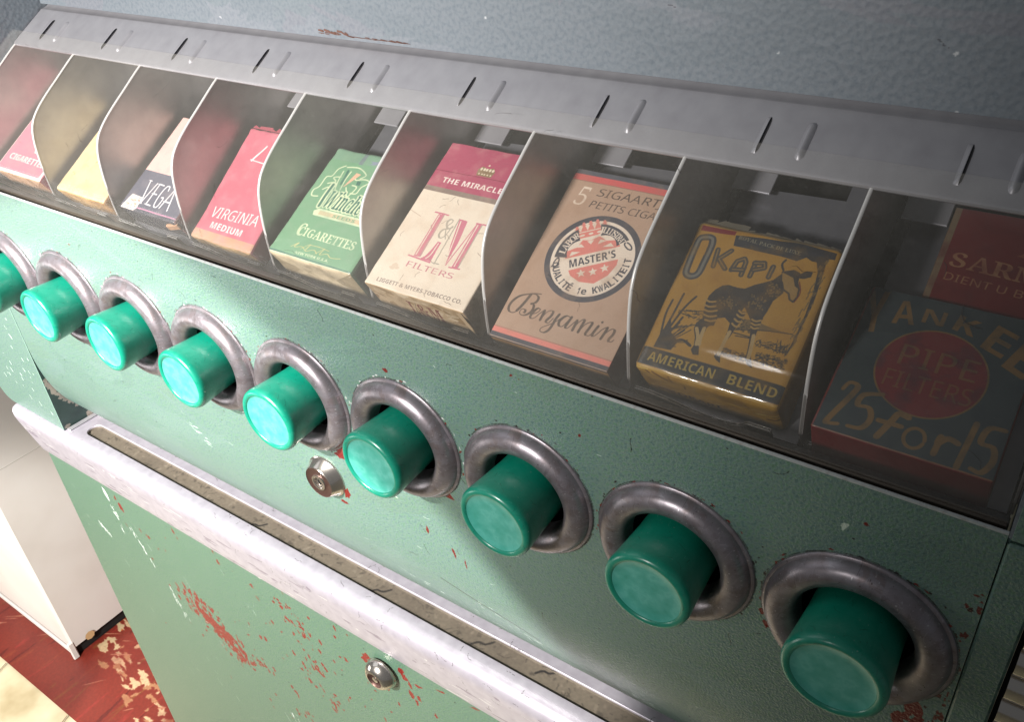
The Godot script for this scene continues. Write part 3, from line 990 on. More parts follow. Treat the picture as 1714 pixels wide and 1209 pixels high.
func columns(v: Node3D) -> void:
	# the left column: rounded outer edge and lower corner
	var o := PackedVector2Array()
	o.append_array(V([-0.525, 8.0, -1.8, 8.0, -1.82, -1.9]))
	for s in 7:
		o.append(Vector2(-1.58, -1.9) + Vector2(cos(PI + PI / 2.0 * s / 6.0), sin(PI + PI / 2.0 * s / 6.0)) * Vector2(0.24, 0.22))
	o.append_array(V([-0.525, -2.13]))
	var st := begin()
	prism(st, o, func(a: float, b: float, d: float) -> Vector3: return Vector3(a, b, d), 0.0, -5.0)
	var c := put("column", st, M.green, v)
	# scratches on its face, a thin skin of bare marks
	rng.seed = 91
	st = begin()
	for i in 34:
		var x := rng.randf_range(-1.5, -0.6)
		var yy := rng.randf_range(-2.0, -0.6)
		var s := rng.randf_range(0.004, 0.014)
		var l := rng.randf_range(0.01, 0.07)
		quad(st, Vector3(x, yy, 0.002), Vector3(x + s, yy, 0.002), Vector3(x + s + l * 0.5, yy - l, 0.002), Vector3(x + l * 0.45, yy - l, 0.002))
	tag(put("scratches", st, mat(Color(0.78, 0.85, 0.81), 0.5), c), "", "", "", "stuff")
	# light edge of the column beside the panel
	st = begin()
	box(st, Vector3(-0.526, -2.13, -0.02), Vector3(-0.516, 0.9, 0.003), 0.003)
	put("worn_corner", st, mat(Color(0.5, 0.62, 0.57), 0.4), c)
	# the wall of the recess under the curl of the panel, its paint worn at the edges
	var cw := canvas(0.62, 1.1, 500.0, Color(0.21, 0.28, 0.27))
	var tan := Color(0.62, 0.58, 0.54)
	for i in 60:
		var q := rng.randf()
		var a := Vector2(lerpf(0.55, 0.15, q), lerpf(0.72, 0.12, pow(q, 0.55)))
		chip(cw, a + Vector2(rng.randfn() * 0.012, -0.025 + rng.randfn() * 0.014), rng.randf_range(0.02, 0.05), rng.randf_range(0.02, 0.04), rng.randf() * TAU, tan)
	for i in 40:
		chip(cw, Vector2(0.2 + rng.randfn() * 0.03, rng.randf_range(0.0, 0.3)), rng.randf_range(0.01, 0.035), rng.randf_range(0.02, 0.05), 0.2, tan)
	for i in 14:
		chip(cw, Vector2(0.5 + rng.randf() * 0.05, rng.randf() * 0.05), 0.02, 0.012, 0.0, tan)
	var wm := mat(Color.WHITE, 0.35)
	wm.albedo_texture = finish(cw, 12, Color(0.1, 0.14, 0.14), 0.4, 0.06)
	st = begin()
	for k in [[Vector3(-0.514, -1.04, -0.58), Vector2(0, 0)], [Vector3(-0.514, -1.04, 0.0), Vector2(0.935, 0)], [Vector3(-0.514, -2.14, 0.0), Vector2(0.935, 1)], [Vector3(-0.514, -1.04, -0.58), Vector2(0, 0)], [Vector3(-0.514, -2.14, 0.0), Vector2(0.935, 1)], [Vector3(-0.514, -2.14, -0.58), Vector2(0, 1)]]:
		st.set_uv(k[1])
		st.add_vertex(PV(k[0]))
	put("recess_wall", st, wm, v)
	st = begin()
	box(st, Vector3(-0.5, -2.135, -0.40), Vector3(-0.44, -2.12, -0.03), 0.004)
	put("recess_bracket", st, M.alu, v)
	st = begin()
	quad(st, Vector3(-0.51, -1.0, -0.6), Vector3(9.3, -1.0, -0.6), Vector3(9.3, -2.14, -0.6), Vector3(-0.51, -2.14, -0.6))
	put("recess_back", st, M.black, v)
	# the right column in two lengths
	st = begin()
	box(st, Vector3(8.505, -2.13, -3.0), Vector3(8.668, 0.872, 0.006), 0.012)
	put("column", st, M.green, v)
	st = begin()
	box(st, Vector3(8.505, 0.882, -3.0), Vector3(9.3, 8.0, 0.002), 0.012)
	put("column", st, M.green, v)
	st = begin()
	box(st, Vector3(8.672, 0.46, -3.0), Vector3(9.3, 0.872, -0.01), 0.01)
	put("coin_panel", st, M.green, v)
	for i in 12:
		st = begin(true)
		var yy := 0.38 - i * 0.175
		var prof := PackedVector2Array()
		for s in 9:
			var a := PI / 2.0 - PI * s / 8.0
			prof.append(Vector2(-0.02 + cos(a) * 0.055, yy + sin(a) * 0.084))
		sweep_x(st, prof, 8.69, 9.3)
		put("chrome_rib", st, M.chrome, v, false)
	st = begin()
	quad(st, Vector3(8.672, 0.46, -0.05), Vector3(9.3, 0.46, -0.05), Vector3(9.3, -2.13, -0.05), Vector3(8.672, -2.13, -0.05))
	put("rib_backing", st, M.black, v)
	# inner cheeks of the display and the hammered panel above it
	st = begin()
	prism(st, V([0.0, 8.0, 0.0, 0.9, -2.6, 0.3, -2.6, 8.0]), func(a: float, b: float, d: float) -> Vector3: return Vector3(d, b, a), LEFT - 0.013, LEFT - 0.04)
	put("cheek", st, M.hammer, v)
	st = begin()
	prism(st, V([0.0, 8.0, 0.0, 0.9, -2.6, 0.3, -2.6, 8.0]), func(a: float, b: float, d: float) -> Vector3: return Vector3(d, b, a), RIGHT + 0.012, RIGHT + 0.04)
	put("cheek", st, M.hammer, v)
	st = begin()
	var hp := V([-1.9, 8.0, -1.62, 5.6, -1.5, 4.4, -1.44, 3.4, -1.415, 2.6, -1.408, 2.21, -1.412, 2.192, -1.43, 2.184, -1.46, 2.19])
	sweep_x(st, spline(hp, 3), LEFT, RIGHT)
	var cu := canvas(9.0, 6.4, 110.0, Color(0.5, 0.52, 0.54, 0.0))
	rng.seed = 501
	for i in 70:
		var soft := [Color(0.62, 0.60, 0.63, 0.10), Color(0.36, 0.40, 0.42, 0.10), Color(0.58, 0.50, 0.54, 0.10), Color(0.42, 0.48, 0.47, 0.09)]
		var col: Color = soft[rng.randi() % 4]
		chip(cu, Vector2(rng.randf() * 9.0, rng.randf() * 2.2), rng.randf_range(0.1, 0.8), rng.randf_range(0.04, 0.25), rng.randf_range(-0.3, 0.3), col, 21)
	for i in 14:
		hair(cu, Vector2(rng.randf() * 9.0, rng.randf() * 1.8), rng.randf_range(0.03, 0.08), Color(0.30, 0.31, 0.33), 0.010)
	for i in 30:
		chip(cu, Vector2(rng.randf() * 9.0, rng.randf() * 1.5), 0.014, 0.012, 0.0, Color(0.70, 0.71, 0.72), 7)
	var h := put("upper_panel", st, detailed(M.hammer, ImageTexture.create_from_image(cu.im)), v, false)
	# rust where the paint has come off its lower edge
	st = begin()
	rng.seed = 14
	for i in 60:
		var q := rng.randf()
		var x := 3.3 + q * 0.85
		var hh := rng.randf_range(0.008, 0.03) * (1.5 if q < 0.35 else 0.6)
		var ww := rng.randf_range(0.05, 0.11)
		var z := -1.404 + rng.randf() * 0.0015
		quad(st, Vector3(x, 2.185, -1.42), Vector3(x + ww * 0.2, 2.195 + hh, z), Vector3(x + ww * 0.7, 2.195 + hh * rng.randf_range(0.5, 1.0), z), Vector3(x + ww, 2.185, -1.42))
	tag(put("rust_chips", st, mat(Color(0.42, 0.30, 0.26), 0.8), h), "", "", "", "stuff")


# ------------------------------------------------------------------ the display
func display(v: Node3D) -> void:
	var d := node("display", v)
	# black inside
	var st := begin()
	quad(st, bed(LEFT, -0.3, -0.35), bed(LEFT, 2.6, -0.35), bed(RIGHT, 2.6, -0.35), bed(RIGHT, -0.3, -0.35))
	quad(st, Vector3(LEFT, 0.55, -0.02), Vector3(RIGHT, 0.55, -0.02), Vector3(RIGHT, 0.45, -0.7), Vector3(LEFT, 0.45, -0.7))
	put("inner_liner", st, M.black, d)
	# bar and gasket along the foot of the window
	st = begin()
	box(st, Vector3(LEFT, 0.868, -0.105), Vector3(RIGHT, 0.905, -0.066), 0.008)
	put("window_rail", st, M.rail, d)
	st = begin()
	box(st, Vector3(LEFT, 0.80, -0.06), Vector3(RIGHT, 0.868, -0.02), 0.006)
	box(st, Vector3(LEFT, 0.80, -0.20), Vector3(RIGHT, 0.858, -0.11), 0.01)
	put("gasket", st, M.gasket, d)
	# partitions: sheets standing on the bed, the front edge bent round an S
	var front := spline(V([-1.16, 1.945, -1.03, 1.885, -0.8, 1.725, -0.625, 1.6, -0.515, 1.505, -0.45, 1.42, -0.41, 1.3, -0.392, 1.1, -0.395, 0.9, -0.405, 0.76]), 4)
	var outline := PackedVector2Array(front)
	outline.append_array(V([-0.47, 0.64, -2.15, 1.68, -1.75, 2.15, -1.42, 2.1]))
	for i in 10:
		var x := i + LEFT
		st = begin()
		prism(st, outline, func(a: float, b: float, dd: float) -> Vector3: return Vector3(dd, b, a), x - 0.006, x + 0.006)
		var o := put("partition", st, M.alu_sheet, d)
		# the bare rounded edge
		st = begin(true)
		for k in front.size() - 1:
			var a := front[k]
			var b := front[k + 1]
			var na := (front[mini(k + 1, front.size() - 1)] - front[maxi(k - 1, 0)]).normalized().orthogonal()
			var nb := (front[mini(k + 2, front.size() - 1)] - a).normalized().orthogonal()
			if na.x < 0.0 and na.y < 0.0:
				na = -na
			if nb.x < 0.0 and nb.y < 0.0:
				nb = -nb
			for s in 5:
				var f0 := PI * s / 5.0
				var f1 := PI * (s + 1) / 5.0
				var at := func(q: Vector2, n: Vector2, f: float) -> Vector3: return Vector3(x - cos(f) * 0.0105, q.y + n.y * (sin(f) * 0.009 - 0.002), q.x + n.x * (sin(f) * 0.009 - 0.002))
				quad(st, at.call(a, na, f0), at.call(b, nb, f0), at.call(b, nb, f1), at.call(a, na, f1))
		put("partition_edge", st, M.alu_edge, o)
	# bed plates with their openings, the tabs over them and the stops that hold the packs
	for i in 9:
		st = begin()
		var sheet := V([i - 0.42, -0.05, i + 0.47, -0.05, i + 0.47, 1.95, i + 0.20, 1.95, i + 0.20, 1.485, i - 0.26, 1.47, i - 0.26, 1.95, i - 0.42, 1.95])
		prism(st, sheet, bed, 0.03, 0.045)
		put("bed_plate", st, M.plate, d)
		st = begin()
		obox(st, bed(i - 0.345, 1.58, 0.115), Vector3(0.122, 0.19, 0.008), Basis(Vector3.RIGHT, SLOPE_D.rotated(SLOPE_N, 0.01 * (i % 3 - 1)), SLOPE_N), 0.003)
		put("tab", st, M.alu, d)
		st = begin()
		var top := spline(V([i - 0.34, 0.15, i - 0.25, 0.125, i - 0.13, 0.075, i + 0.0, 0.05, i + 0.1, 0.06, i + 0.17, 0.095, i + 0.2, 0.14, i + 0.22, 0.155]), 3)
		var stop := V([i - 0.455, -0.02, i - 0.455, 0.155, i - 0.36, 0.155])
		stop.append_array(top)
		stop.append_array(V([i + 0.345, 0.155, i + 0.345, -0.02]))
		prism(st, stop, func(a: float, b: float, dd: float) -> Vector3: return bed(a, dd, b), -0.062, -0.05)
		var s := put("stop_plate", st, M.black, d)
		st = begin()
		for k in range(1, stop.size() - 2):
			var a := stop[k]
			var b := stop[k + 1]
			var n := (b - a).normalized().orthogonal() * -0.022
			if n.y < 0.0:
				n = -n
			quad(st, bed(a.x, -0.0645, a.y), bed(b.x, -0.0645, b.y), bed(b.x, -0.0475, b.y), bed(a.x, -0.0475, a.y))
			quad(st, bed(a.x, -0.0645, a.y), bed(b.x, -0.0645, b.y), bed(b.x - n.x, -0.0645, b.y - n.y), bed(a.x - n.x, -0.0645, a.y - n.y))
		put("stop_edge", st, M.alu_edge, s)
	# the clear window, bent to follow the partitions
	var win := spline(V([-0.09, 0.875, -0.095, 1.0, -0.125, 1.17, -0.19, 1.31, -0.30, 1.44, -0.45, 1.58, -0.70, 1.765, -0.97, 1.955, -1.06, 2.01]), 5)
	st = begin(true)
	sweep_x(st, win, LEFT, RIGHT)
	var pane := put("window_pane", st, M.pane, d, false)
	# dust and wiped smears on it
	var dn := FastNoiseLite.new()
	dn.seed = 5
	dn.frequency = 0.006
	dn.fractal_octaves = 4
	dn.domain_warp_enabled = true
	dn.domain_warp_amplitude = 60.0
	var dw := 1024
	var dh := 192
	var cloud := dn.get_image(dw, dh, false, false, false).get_data()
	dn.frequency = 0.25
	var grit := dn.get_image(dw, dh, false, false, false).get_data()
	var bytes := PackedByteArray()
	bytes.resize(dw * dh * 4)
	for i in dw * dh:
		var edge := absf(float(i / dw) / dh - 0.5) * 2.0
		var al := clampf((cloud[i] - 70) / 170.0, 0.0, 1.0) * 0.42 + clampf((grit[i] - 150) / 60.0, 0.0, 1.0) * 0.22 + pow(edge, 5.0) * 0.3
		for j in 3:
			bytes[i * 4 + j] = 255
		bytes[i * 4 + 3] = clampi(int(al * 255.0), 0, 255)
	var film := StandardMaterial3D.new()
	film.transparency = BaseMaterial3D.TRANSPARENCY_ALPHA
	film.albedo_color = Color(0.76, 0.74, 0.71, 0.22)
	film.albedo_texture = ImageTexture.create_from_image(Image.create_from_data(dw, dh, false, Image.FORMAT_RGBA8, bytes))
	film.roughness = 0.9
	var lifted := PackedVector2Array()
	for q in win:
		lifted.append(q + Vector2(0.006, 0.006))
	st = begin(true)
	sweep_x(st, lifted, LEFT, RIGHT)
	tag(put("dust_film", st, film, pane, false), "", "", "", "stuff")
	rng.seed = 63
	st = begin()
	for i in 30:
		var x := rng.randf_range(LEFT + 0.2, RIGHT - 0.2)
		var f := rng.randf_range(4.0, win.size() - 5.0)
		var a := rng.randf() * TAU
		var wide := rng.randf_range(0.0016, 0.003)
		for k in rng.randi_range(3, 8):
			var q := []
			for t in 2:
				var ff := clampf(f, 0.0, win.size() - 1.01)
				var w0 := win[int(ff)].lerp(win[int(ff) + 1], ff - int(ff))
				q.append(Vector3(x, w0.y + 0.004, w0.x + 0.003))
				if t == 0:
					x += cos(a) * 0.02
					f += sin(a) * 0.45
					a += rng.randf_range(-0.7, 0.7)
			quad(st, q[0], q[1], q[1] + Vector3(wide, wide, 0), q[0] + Vector3(wide, wide, 0))
	tag(put("fibres", st, mat(Color(0.22, 0.20, 0.19), 0.7), pane), "", "", "", "stuff")


func strip(v: Node3D) -> void:
	var s0 := Vector3(0, 1.911, -1.052)
	var sd := Vector3(0, 0.243, -0.399).normalized()
	var sn := Vector3(0, 0.399, 0.243).normalized()
	var at := func(x: float, along: float, out: float) -> Vector3: return Vector3(x, 0, 0) + s0 + sd * along + sn * out
	var st := begin(true)
	var prof := PackedVector2Array()
	for k in V([-0.034, -0.03, -0.042, -0.012, -0.036, 0.0, -0.02, 0.006, 0.2, 0.006, 0.40, 0.006, 0.412, 0.004, 0.424, -0.004, 0.47, -0.012, 0.5, -0.012]):
		var q: Vector3 = at.call(0.0, k.x, k.y)
		prof.append(Vector2(q.z, q.y))
	var rev := PackedVector2Array(prof)
	rev.reverse()
	sweep_x(st, rev, LEFT, RIGHT)
	var o := put("label_strip", st, M.alu, v, false)
	for i in 9:
		# raised rib on the right, and a louvre cut open on the left
		st = begin(true)
		var n := 16
		var m := 10
		for a in n:
			for b in m:
				var k: Array[Vector3] = []
				for t in [[a, b], [a + 1, b], [a + 1, b + 1], [a, b + 1]]:
					var f: float = float(t[0]) / n
					var g: float = -1.0 + 2.0 * float(t[1]) / m
					var end := sqrt(maxf(0.0, 1.0 - pow(absf(f * 2.0 - 1.0), 6.0)))
					k.append(at.call(i + 0.088 + g * 0.027 * (0.35 + 0.65 * end), lerpf(0.045, 0.298, f), 0.005 + 0.022 * end * (1.0 - g * g)))
				quad(st, k[0], k[1], k[2], k[3])
		put("rib", st, M.alu, o)
		st = begin(true)
		for a in n:
			for b in 6:
				var k: Array[Vector3] = []
				for t in [[a, b], [a + 1, b], [a + 1, b + 1], [a, b + 1]]:
					var f: float = float(t[0]) / n
					var g: float = float(t[1]) / 6.0
					var end := sqrt(maxf(0.0, 1.0 - pow(absf(f * 2.0 - 1.0), 5.0)))
					k.append(at.call(i - 0.168 + g * 0.026, lerpf(0.045, 0.298, f), 0.005 + 0.017 * end * sin(g * PI / 2.0)))
				quad(st, k[0], k[1], k[2], k[3])
		put("louvre", st, M.alu, o)
		st = begin()
		var slit := PackedVector2Array()
		for a in 13:
			var f := a / 12.0
			slit.append(Vector2(i - 0.1415, lerpf(0.05, 0.293, f)))
		for a in 13:
			var f := 1.0 - a / 12.0
			slit.append(Vector2(i - 0.1415 + 0.001 + 0.010 * pow(maxf(0.0, 1.0 - pow(absf(f * 2.0 - 1.0), 4.0)), 0.5), lerpf(0.05, 0.293, f)))
		prism(st, slit, func(a: float, b: float, dd: float) -> Vector3: return at.call(a, b, dd), 0.0085, 0.004)
		put("slit", st, M.slit, o)


# ------------------------------------------------------------------ the packs
# a pack lies on the bed: bl is the lower corner of its front face, tl the upper one; face = its textures
func pack(called: String, label: String, bl: Vector3, tl: Vector3, w: float, thick: float, looks: Dictionary, round_r := 0.02, crumple := 0.0, seed_no := 1) -> Node3D:
	var o := node(called, self)
	var d := (tl - bl).normalized()
	var n := Vector3.RIGHT.cross(d)
	var l := tl.distance_to(bl)
	o.transform = Transform3D(Basis(Vector3.RIGHT, d, n), PV(bl))
	tag(o, label, "cigarette pack", "packs lying in the display")
	var h := Vector3(w, l, thick) / 2.0
	var c := Vector3(w / 2.0, l / 2.0, -thick / 2.0)
	var ns := FastNoiseLite.new()
	ns.seed = seed_no
	ns.frequency = 5.0
	ns.fractal_octaves = 3
	var steps := func(half: float, big: int) -> PackedFloat32Array:
		var r := PackedFloat32Array()
		for k in 4:
			r.append(-half + round_r * k / 4.0)
		for k in big + 1:
			r.append(lerpf(-half + round_r, half - round_r, float(k) / big))
		for k in 4:
			r.append(half - round_r * (3 - k) / 4.0)
		return r
	var shape := func(q: Vector3) -> Vector3:
		var inner := q.clamp(-h + Vector3.ONE * round_r, h - Vector3.ONE * round_r)
		var dir := (q - inner).normalized()
		var r := inner + dir * round_r
		if crumple > 0.0:
			var ends := 0.35 + 0.65 * smoothstep(0.6, 1.0, absf(q.y) / h.y)
			r += dir * ns.get_noise_3dv(q * 0.7) * crumple * ends
			r += dir * ns.get_noise_3dv(q * 2.4 + Vector3(7, 3, 1)) * crumple * 0.18 * ends
		return r
	for f in [["front_panel", 2, 1.0], ["back_panel", 2, -1.0], ["side_panel", 0, -1.0], ["side_panel", 0, 1.0], ["bottom_flap", 1, -1.0], ["top_flap", 1, 1.0]]:
		var ax: int = f[1]
		var a1: int = [1, 2, 0][ax]
		var a2: int = [2, 0, 1][ax]
		var big := 26 if f[0] == "front_panel" or f[0] == "bottom_flap" else 4
		var s1: PackedFloat32Array = steps.call(h[a1], big)
		var s2: PackedFloat32Array = steps.call(h[a2], big)
		var st := begin(true)
		for i in s1.size() - 1:
			for j in s2.size() - 1:
				var k := []
				for t in [[i, j], [i + 1, j], [i + 1, j + 1], [i, j + 1]]:
					var q := Vector3.ZERO
					q[ax] = h[ax] * f[2]
					q[a1] = s1[t[0]]
					q[a2] = s2[t[1]]
					var uv := Vector2((q.x + h.x) / w, 1.0 - (q.y + h.y) / l)
					if ax == 1:
						uv = Vector2((q.x + h.x) / w, (h.z - q.z) / thick)
					elif ax == 0:
						uv = Vector2((q.z + h.z) / thick, 1.0 - (q.y + h.y) / l)
					k.append([shape.call(q), uv])
				var order := [0, 2, 1, 0, 3, 2] if f[2] > 0.0 else [0, 1, 2, 0, 2, 3]
				for e in order:
					st.set_uv(k[e][1])
					st.add_vertex((k[e][0] + c) * U)
		var key: String = f[0]
		var m: Material = looks.get(key, looks.get("else"))
		put(key, st, m, o)
	return o


func paper(t: Texture2D, gloss := 0.0, rough := 0.6) -> StandardMaterial3D:
	var m := mat(Color.WHITE, rough)
	m.albedo_texture = t
	if gloss > 0.0:
		m.clearcoat_enabled = true
		m.clearcoat = gloss
		m.clearcoat_roughness = 0.12
	return m


func paper_color(c: Color, gloss := 0.0) -> StandardMaterial3D:
	var m := mat(c, 0.6)
	if gloss > 0.0:
		m.clearcoat_enabled = true
		m.clearcoat = gloss
		m.clearcoat_roughness = 0.15
	return m


const S := 900.0   # pixels to a pitch while drawing


# folded paper or cellophane at the end of a soft pack
func folded_end(w: float, t: float, base: Color, dark: Color, seed_no: int, amount := 0.7) -> ImageTexture:
	var cv := canvas(w, t, S, base)
	rng.seed = seed_no
	poly(cv, V([0.0, 0.0, 0.0, t, t * 0.75, t * 0.5]), base.lerp(dark, 0.35))
	poly(cv, V([w, 0.0, w, t, w - t * 0.75, t * 0.5]), base.lerp(dark, 0.5))
	for i in 14:
		var a := Vector2(rng.randf() * w, rng.randf() * t)
		stroke(cv, PackedVector2Array([a, a + Vector2(rng.randf_range(-0.12, 0.12), rng.randf_range(-0.06, 0.06))]), 0.007, base.lerp(dark, rng.randf_range(0.3, 0.9)) if rng.randf() < 0.7 else base.lightened(0.3), -1.0, false)
	return finish(cv, seed_no, dark, amount, 0.1)


func make_packs() -> void:
	pack_pink()
	pack_cream()
	pack_slate()
	pack_rose()
	pack_green()
	pack_white()
	pack_tan()
	pack_yellow()
	pack_blue()
	pack_red()


func pack_pink() -> void:
	var w := 0.80
	var l := 1.22
	var cv := canvas(w, l, S, Color(0.84, 0.50, 0.56))
	var cream := Color(0.93, 0.86, 0.82)
	rect(cv, 0.0, 0.0, 0.022, l, cream)
	rect(cv, w - 0.045, 0.0, w - 0.012, l, cream)
	rect(cv, 0.0, 0.0, w, 0.035, cream)
	chip(cv, Vector2(0.46, 0.33), 0.11, 0.06, 0.0, cream, 17)
	text(cv, "CIGARETTES", "sansb", Vector2(0.1, 0.15), Vector2(0.70, 0.14), 0.065, cream)
	chip(cv, Vector2(0.4, 0.75), 0.2, 0.25, 0.0, cream, 19)
	var looks := {"front_panel": paper(finish(cv, 3, Color(0.80, 0.62, 0.60), 0.4, 0.06), 0.3), "else": paper_color(Color(0.50, 0.22, 0.25)), "bottom_flap": paper(folded_end(w, 0.3, Color(0.83, 0.66, 0.52), Color(0.50, 0.33, 0.22), 8))}
	pack("cigarette_pack", "faded pink pack with a pale blot and the word cigarettes, next to the end cheek", Vector3(-0.44, 0.88, -0.37), Vector3(-0.44, 1.53, -1.40), w, 0.3, looks, 0.02, 0.006, 4)


func pack_cream() -> void:
	var w := 0.76
	var cv := canvas(w, 1.0, S, Color(0.86, 0.78, 0.60))
	rng.seed = 5
	for i in 22:
		chip(cv, Vector2(rng.randf() * w, rng.randf()), rng.randf_range(0.003, 0.02), rng.randf_range(0.003, 0.012), rng.randf() * TAU, Color(0.78, 0.66, 0.46))
	rect(cv, 0.0, 0.0, 0.02, 1.0, Color(0.92, 0.87, 0.74))
	var looks := {"front_panel": paper(finish(cv, 6, Color(0.80, 0.68, 0.46), 0.5, 0.05), 0.15), "else": paper_color(Color(0.55, 0.42, 0.28)), "bottom_flap": paper(folded_end(w, 0.3, Color(0.78, 0.62, 0.40), Color(0.45, 0.31, 0.18), 18))}
	pack("cigarette_pack", "plain cream pack without any print, its lower end browned", Vector3(0.57, 0.85, -0.39), Vector3(0.57, 1.38, -1.24), w, 0.3, looks, 0.03, 0.012, 9)


func pack_slate() -> void:
	var w := 0.76
	var l := 0.99
	var slate := Color(0.36, 0.36, 0.41)
	var white := Color(0.90, 0.88, 0.88)
	var cv := canvas(w, l, S, Color(0.88, 0.72, 0.68))
	rect(cv, 0.0, 0.0, w, 0.40, slate)
	rect(cv, 0.0, 0.0, w, 0.035, Color(0.25, 0.25, 0.29))
	rect(cv, 0.24, 0.03, w, 0.042, Color(0.72, 0.50, 0.60))
	# tall thin capitals
	for k in [[0.175, 0.31, 0.235, 0.085], [0.235, 0.085, 0.275, 0.30], [0.31, 0.30, 0.31, 0.09], [0.31, 0.30, 0.37, 0.297], [0.31, 0.20, 0.355, 0.20], [0.31, 0.09, 0.37, 0.088], [0.53, 0.30, 0.49, 0.09], [0.53, 0.30, 0.60, 0.085], [0.505, 0.16, 0.575, 0.16]]:
		stroke(cv, V([k[0], k[1], k[2], k[3]]), 0.013, white, -1.0, false)
		stroke(cv, V([k[0] - 0.02, k[1], k[0] + 0.02, k[1]]), 0.007, white, -1.0, false)
	stroke(cv, V([0.46, 0.26, 0.445, 0.30, 0.41, 0.29, 0.395, 0.20, 0.41, 0.1, 0.445, 0.088, 0.462, 0.12, 0.462, 0.185, 0.435, 0.185]), 0.012, white)
	# the tax seal: a pale stamp of close pink and ochre lines
	poly(cv, V([0.03, 0.0, 0.20, 0.0, 0.235, 0.03, 0.22, 0.14, 0.07, 0.15, 0.05, 0.1]), Color(0.90, 0.84, 0.80))
	rng.seed = 6
	for i in 40:
		var c := Vector2(rng.randf_range(0.06, 0.2), rng.randf_range(0.01, 0.13))
		stroke(cv, PackedVector2Array([c, c + Vector2(0.02, 0.004)]), 0.005, [Color(0.78, 0.42, 0.48), Color(0.72, 0.58, 0.36), Color(0.60, 0.50, 0.50)][rng.randi() % 3], -1.0, false)
	var looks := {"front_panel": paper(finish(cv, 16, Color(0.62, 0.56, 0.56), 0.35, 0.06), 0.2), "else": paper_color(Color(0.45, 0.34, 0.34)), "bottom_flap": paper(folded_end(w, 0.3, Color(0.24, 0.24, 0.27), Color(0.12, 0.11, 0.12), 28, 0.4))}
	var o := pack("cigarette_pack", "pink and slate grey pack with tall thin white capitals and a pale corner seal", Vector3(1.565, 0.872, -0.393), Vector3(1.565, 1.388, -1.244), w, 0.3, looks, 0.02, 0.006, 19)
	var st := begin()
	obox(st, Vector3(w - 0.05, FLOOR_Y - 0.005, -0.06), Vector3(0.06, 0.014, 0.03), Basis(Vector3(0, 0, 1), 0.3), 0.006)
	put("torn_corner", st, paper_color(Color(0.66, 0.50, 0.38)), o)


func pack_rose() -> void:
	var w := 0.72
	var l := 1.045
	var rose := Color(0.735, 0.385, 0.44)
	var cream := Color(0.90, 0.82, 0.80)
	var cv := canvas(w, l, S, rose)
	rect(cv, 0.0, 0.0, w, 0.085, Color(0.72, 0.56, 0.44))
	text(cv, "VIRGINIA", "sans", Vector2(0.1, 0.205), Vector2(0.63, 0.225), 0.095, cream, 0.12)
	text(cv, "MEDIUM", "sansb", Vector2(0.165, 0.115), Vector2(0.53, 0.115), 0.055, cream)
	stroke(cv, V([0.215, 0.755, 0.30, 0.90]), 0.018, Color(0.93, 0.86, 0.84), -1.0, false)
	stroke(cv, V([0.2, 0.76, 0.36, 0.75]), 0.01, cream, -1.0, false)
	text(cv, "20", "serifb", Vector2(0.42, 0.7), Vector2(0.58, 0.7), 0.12, cream)
	var looks := {"front_panel": paper(finish(cv, 26, Color(0.78, 0.52, 0.54), 0.5, 0.05, 0.12, Color(0.82, 0.64, 0.62)), 0.25), "else": paper_color(Color(0.36, 0.14, 0.17)), "bottom_flap": paper(folded_end(w, 0.3, Color(0.66, 0.54, 0.36), Color(0.34, 0.25, 0.13), 38), 0.4)}
	var o := pack("cigarette_pack", "rose red soft pack, torn open at the top, with pale words above a brownish foot", Vector3(2.565, 0.83, -0.354), Vector3(2.565, 1.457, -1.179), w, 0.3, looks, 0.03, 0.016, 29)
	# the torn paper standing at its mouth
	var st := begin()
	rng.seed = 8
	var x := 0.02
	while x < w - 0.05:
		var dx := rng.randf_range(0.04, 0.1)
		var a := rng.randf_range(0.01, 0.05)
		var b := rng.randf_range(0.005, 0.045)
		for k in [[x, 0.0], [x + dx, 0.0], [x + dx, b], [x, 0.0], [x + dx, b], [x, a]]:
			st.add_vertex(Vector3(k[0], l - 0.01 + k[1], -0.01 - k[1] * 0.4) * U)
		x += dx
	put("torn_paper", st, paper_color(Color(0.70, 0.34, 0.39)), o)


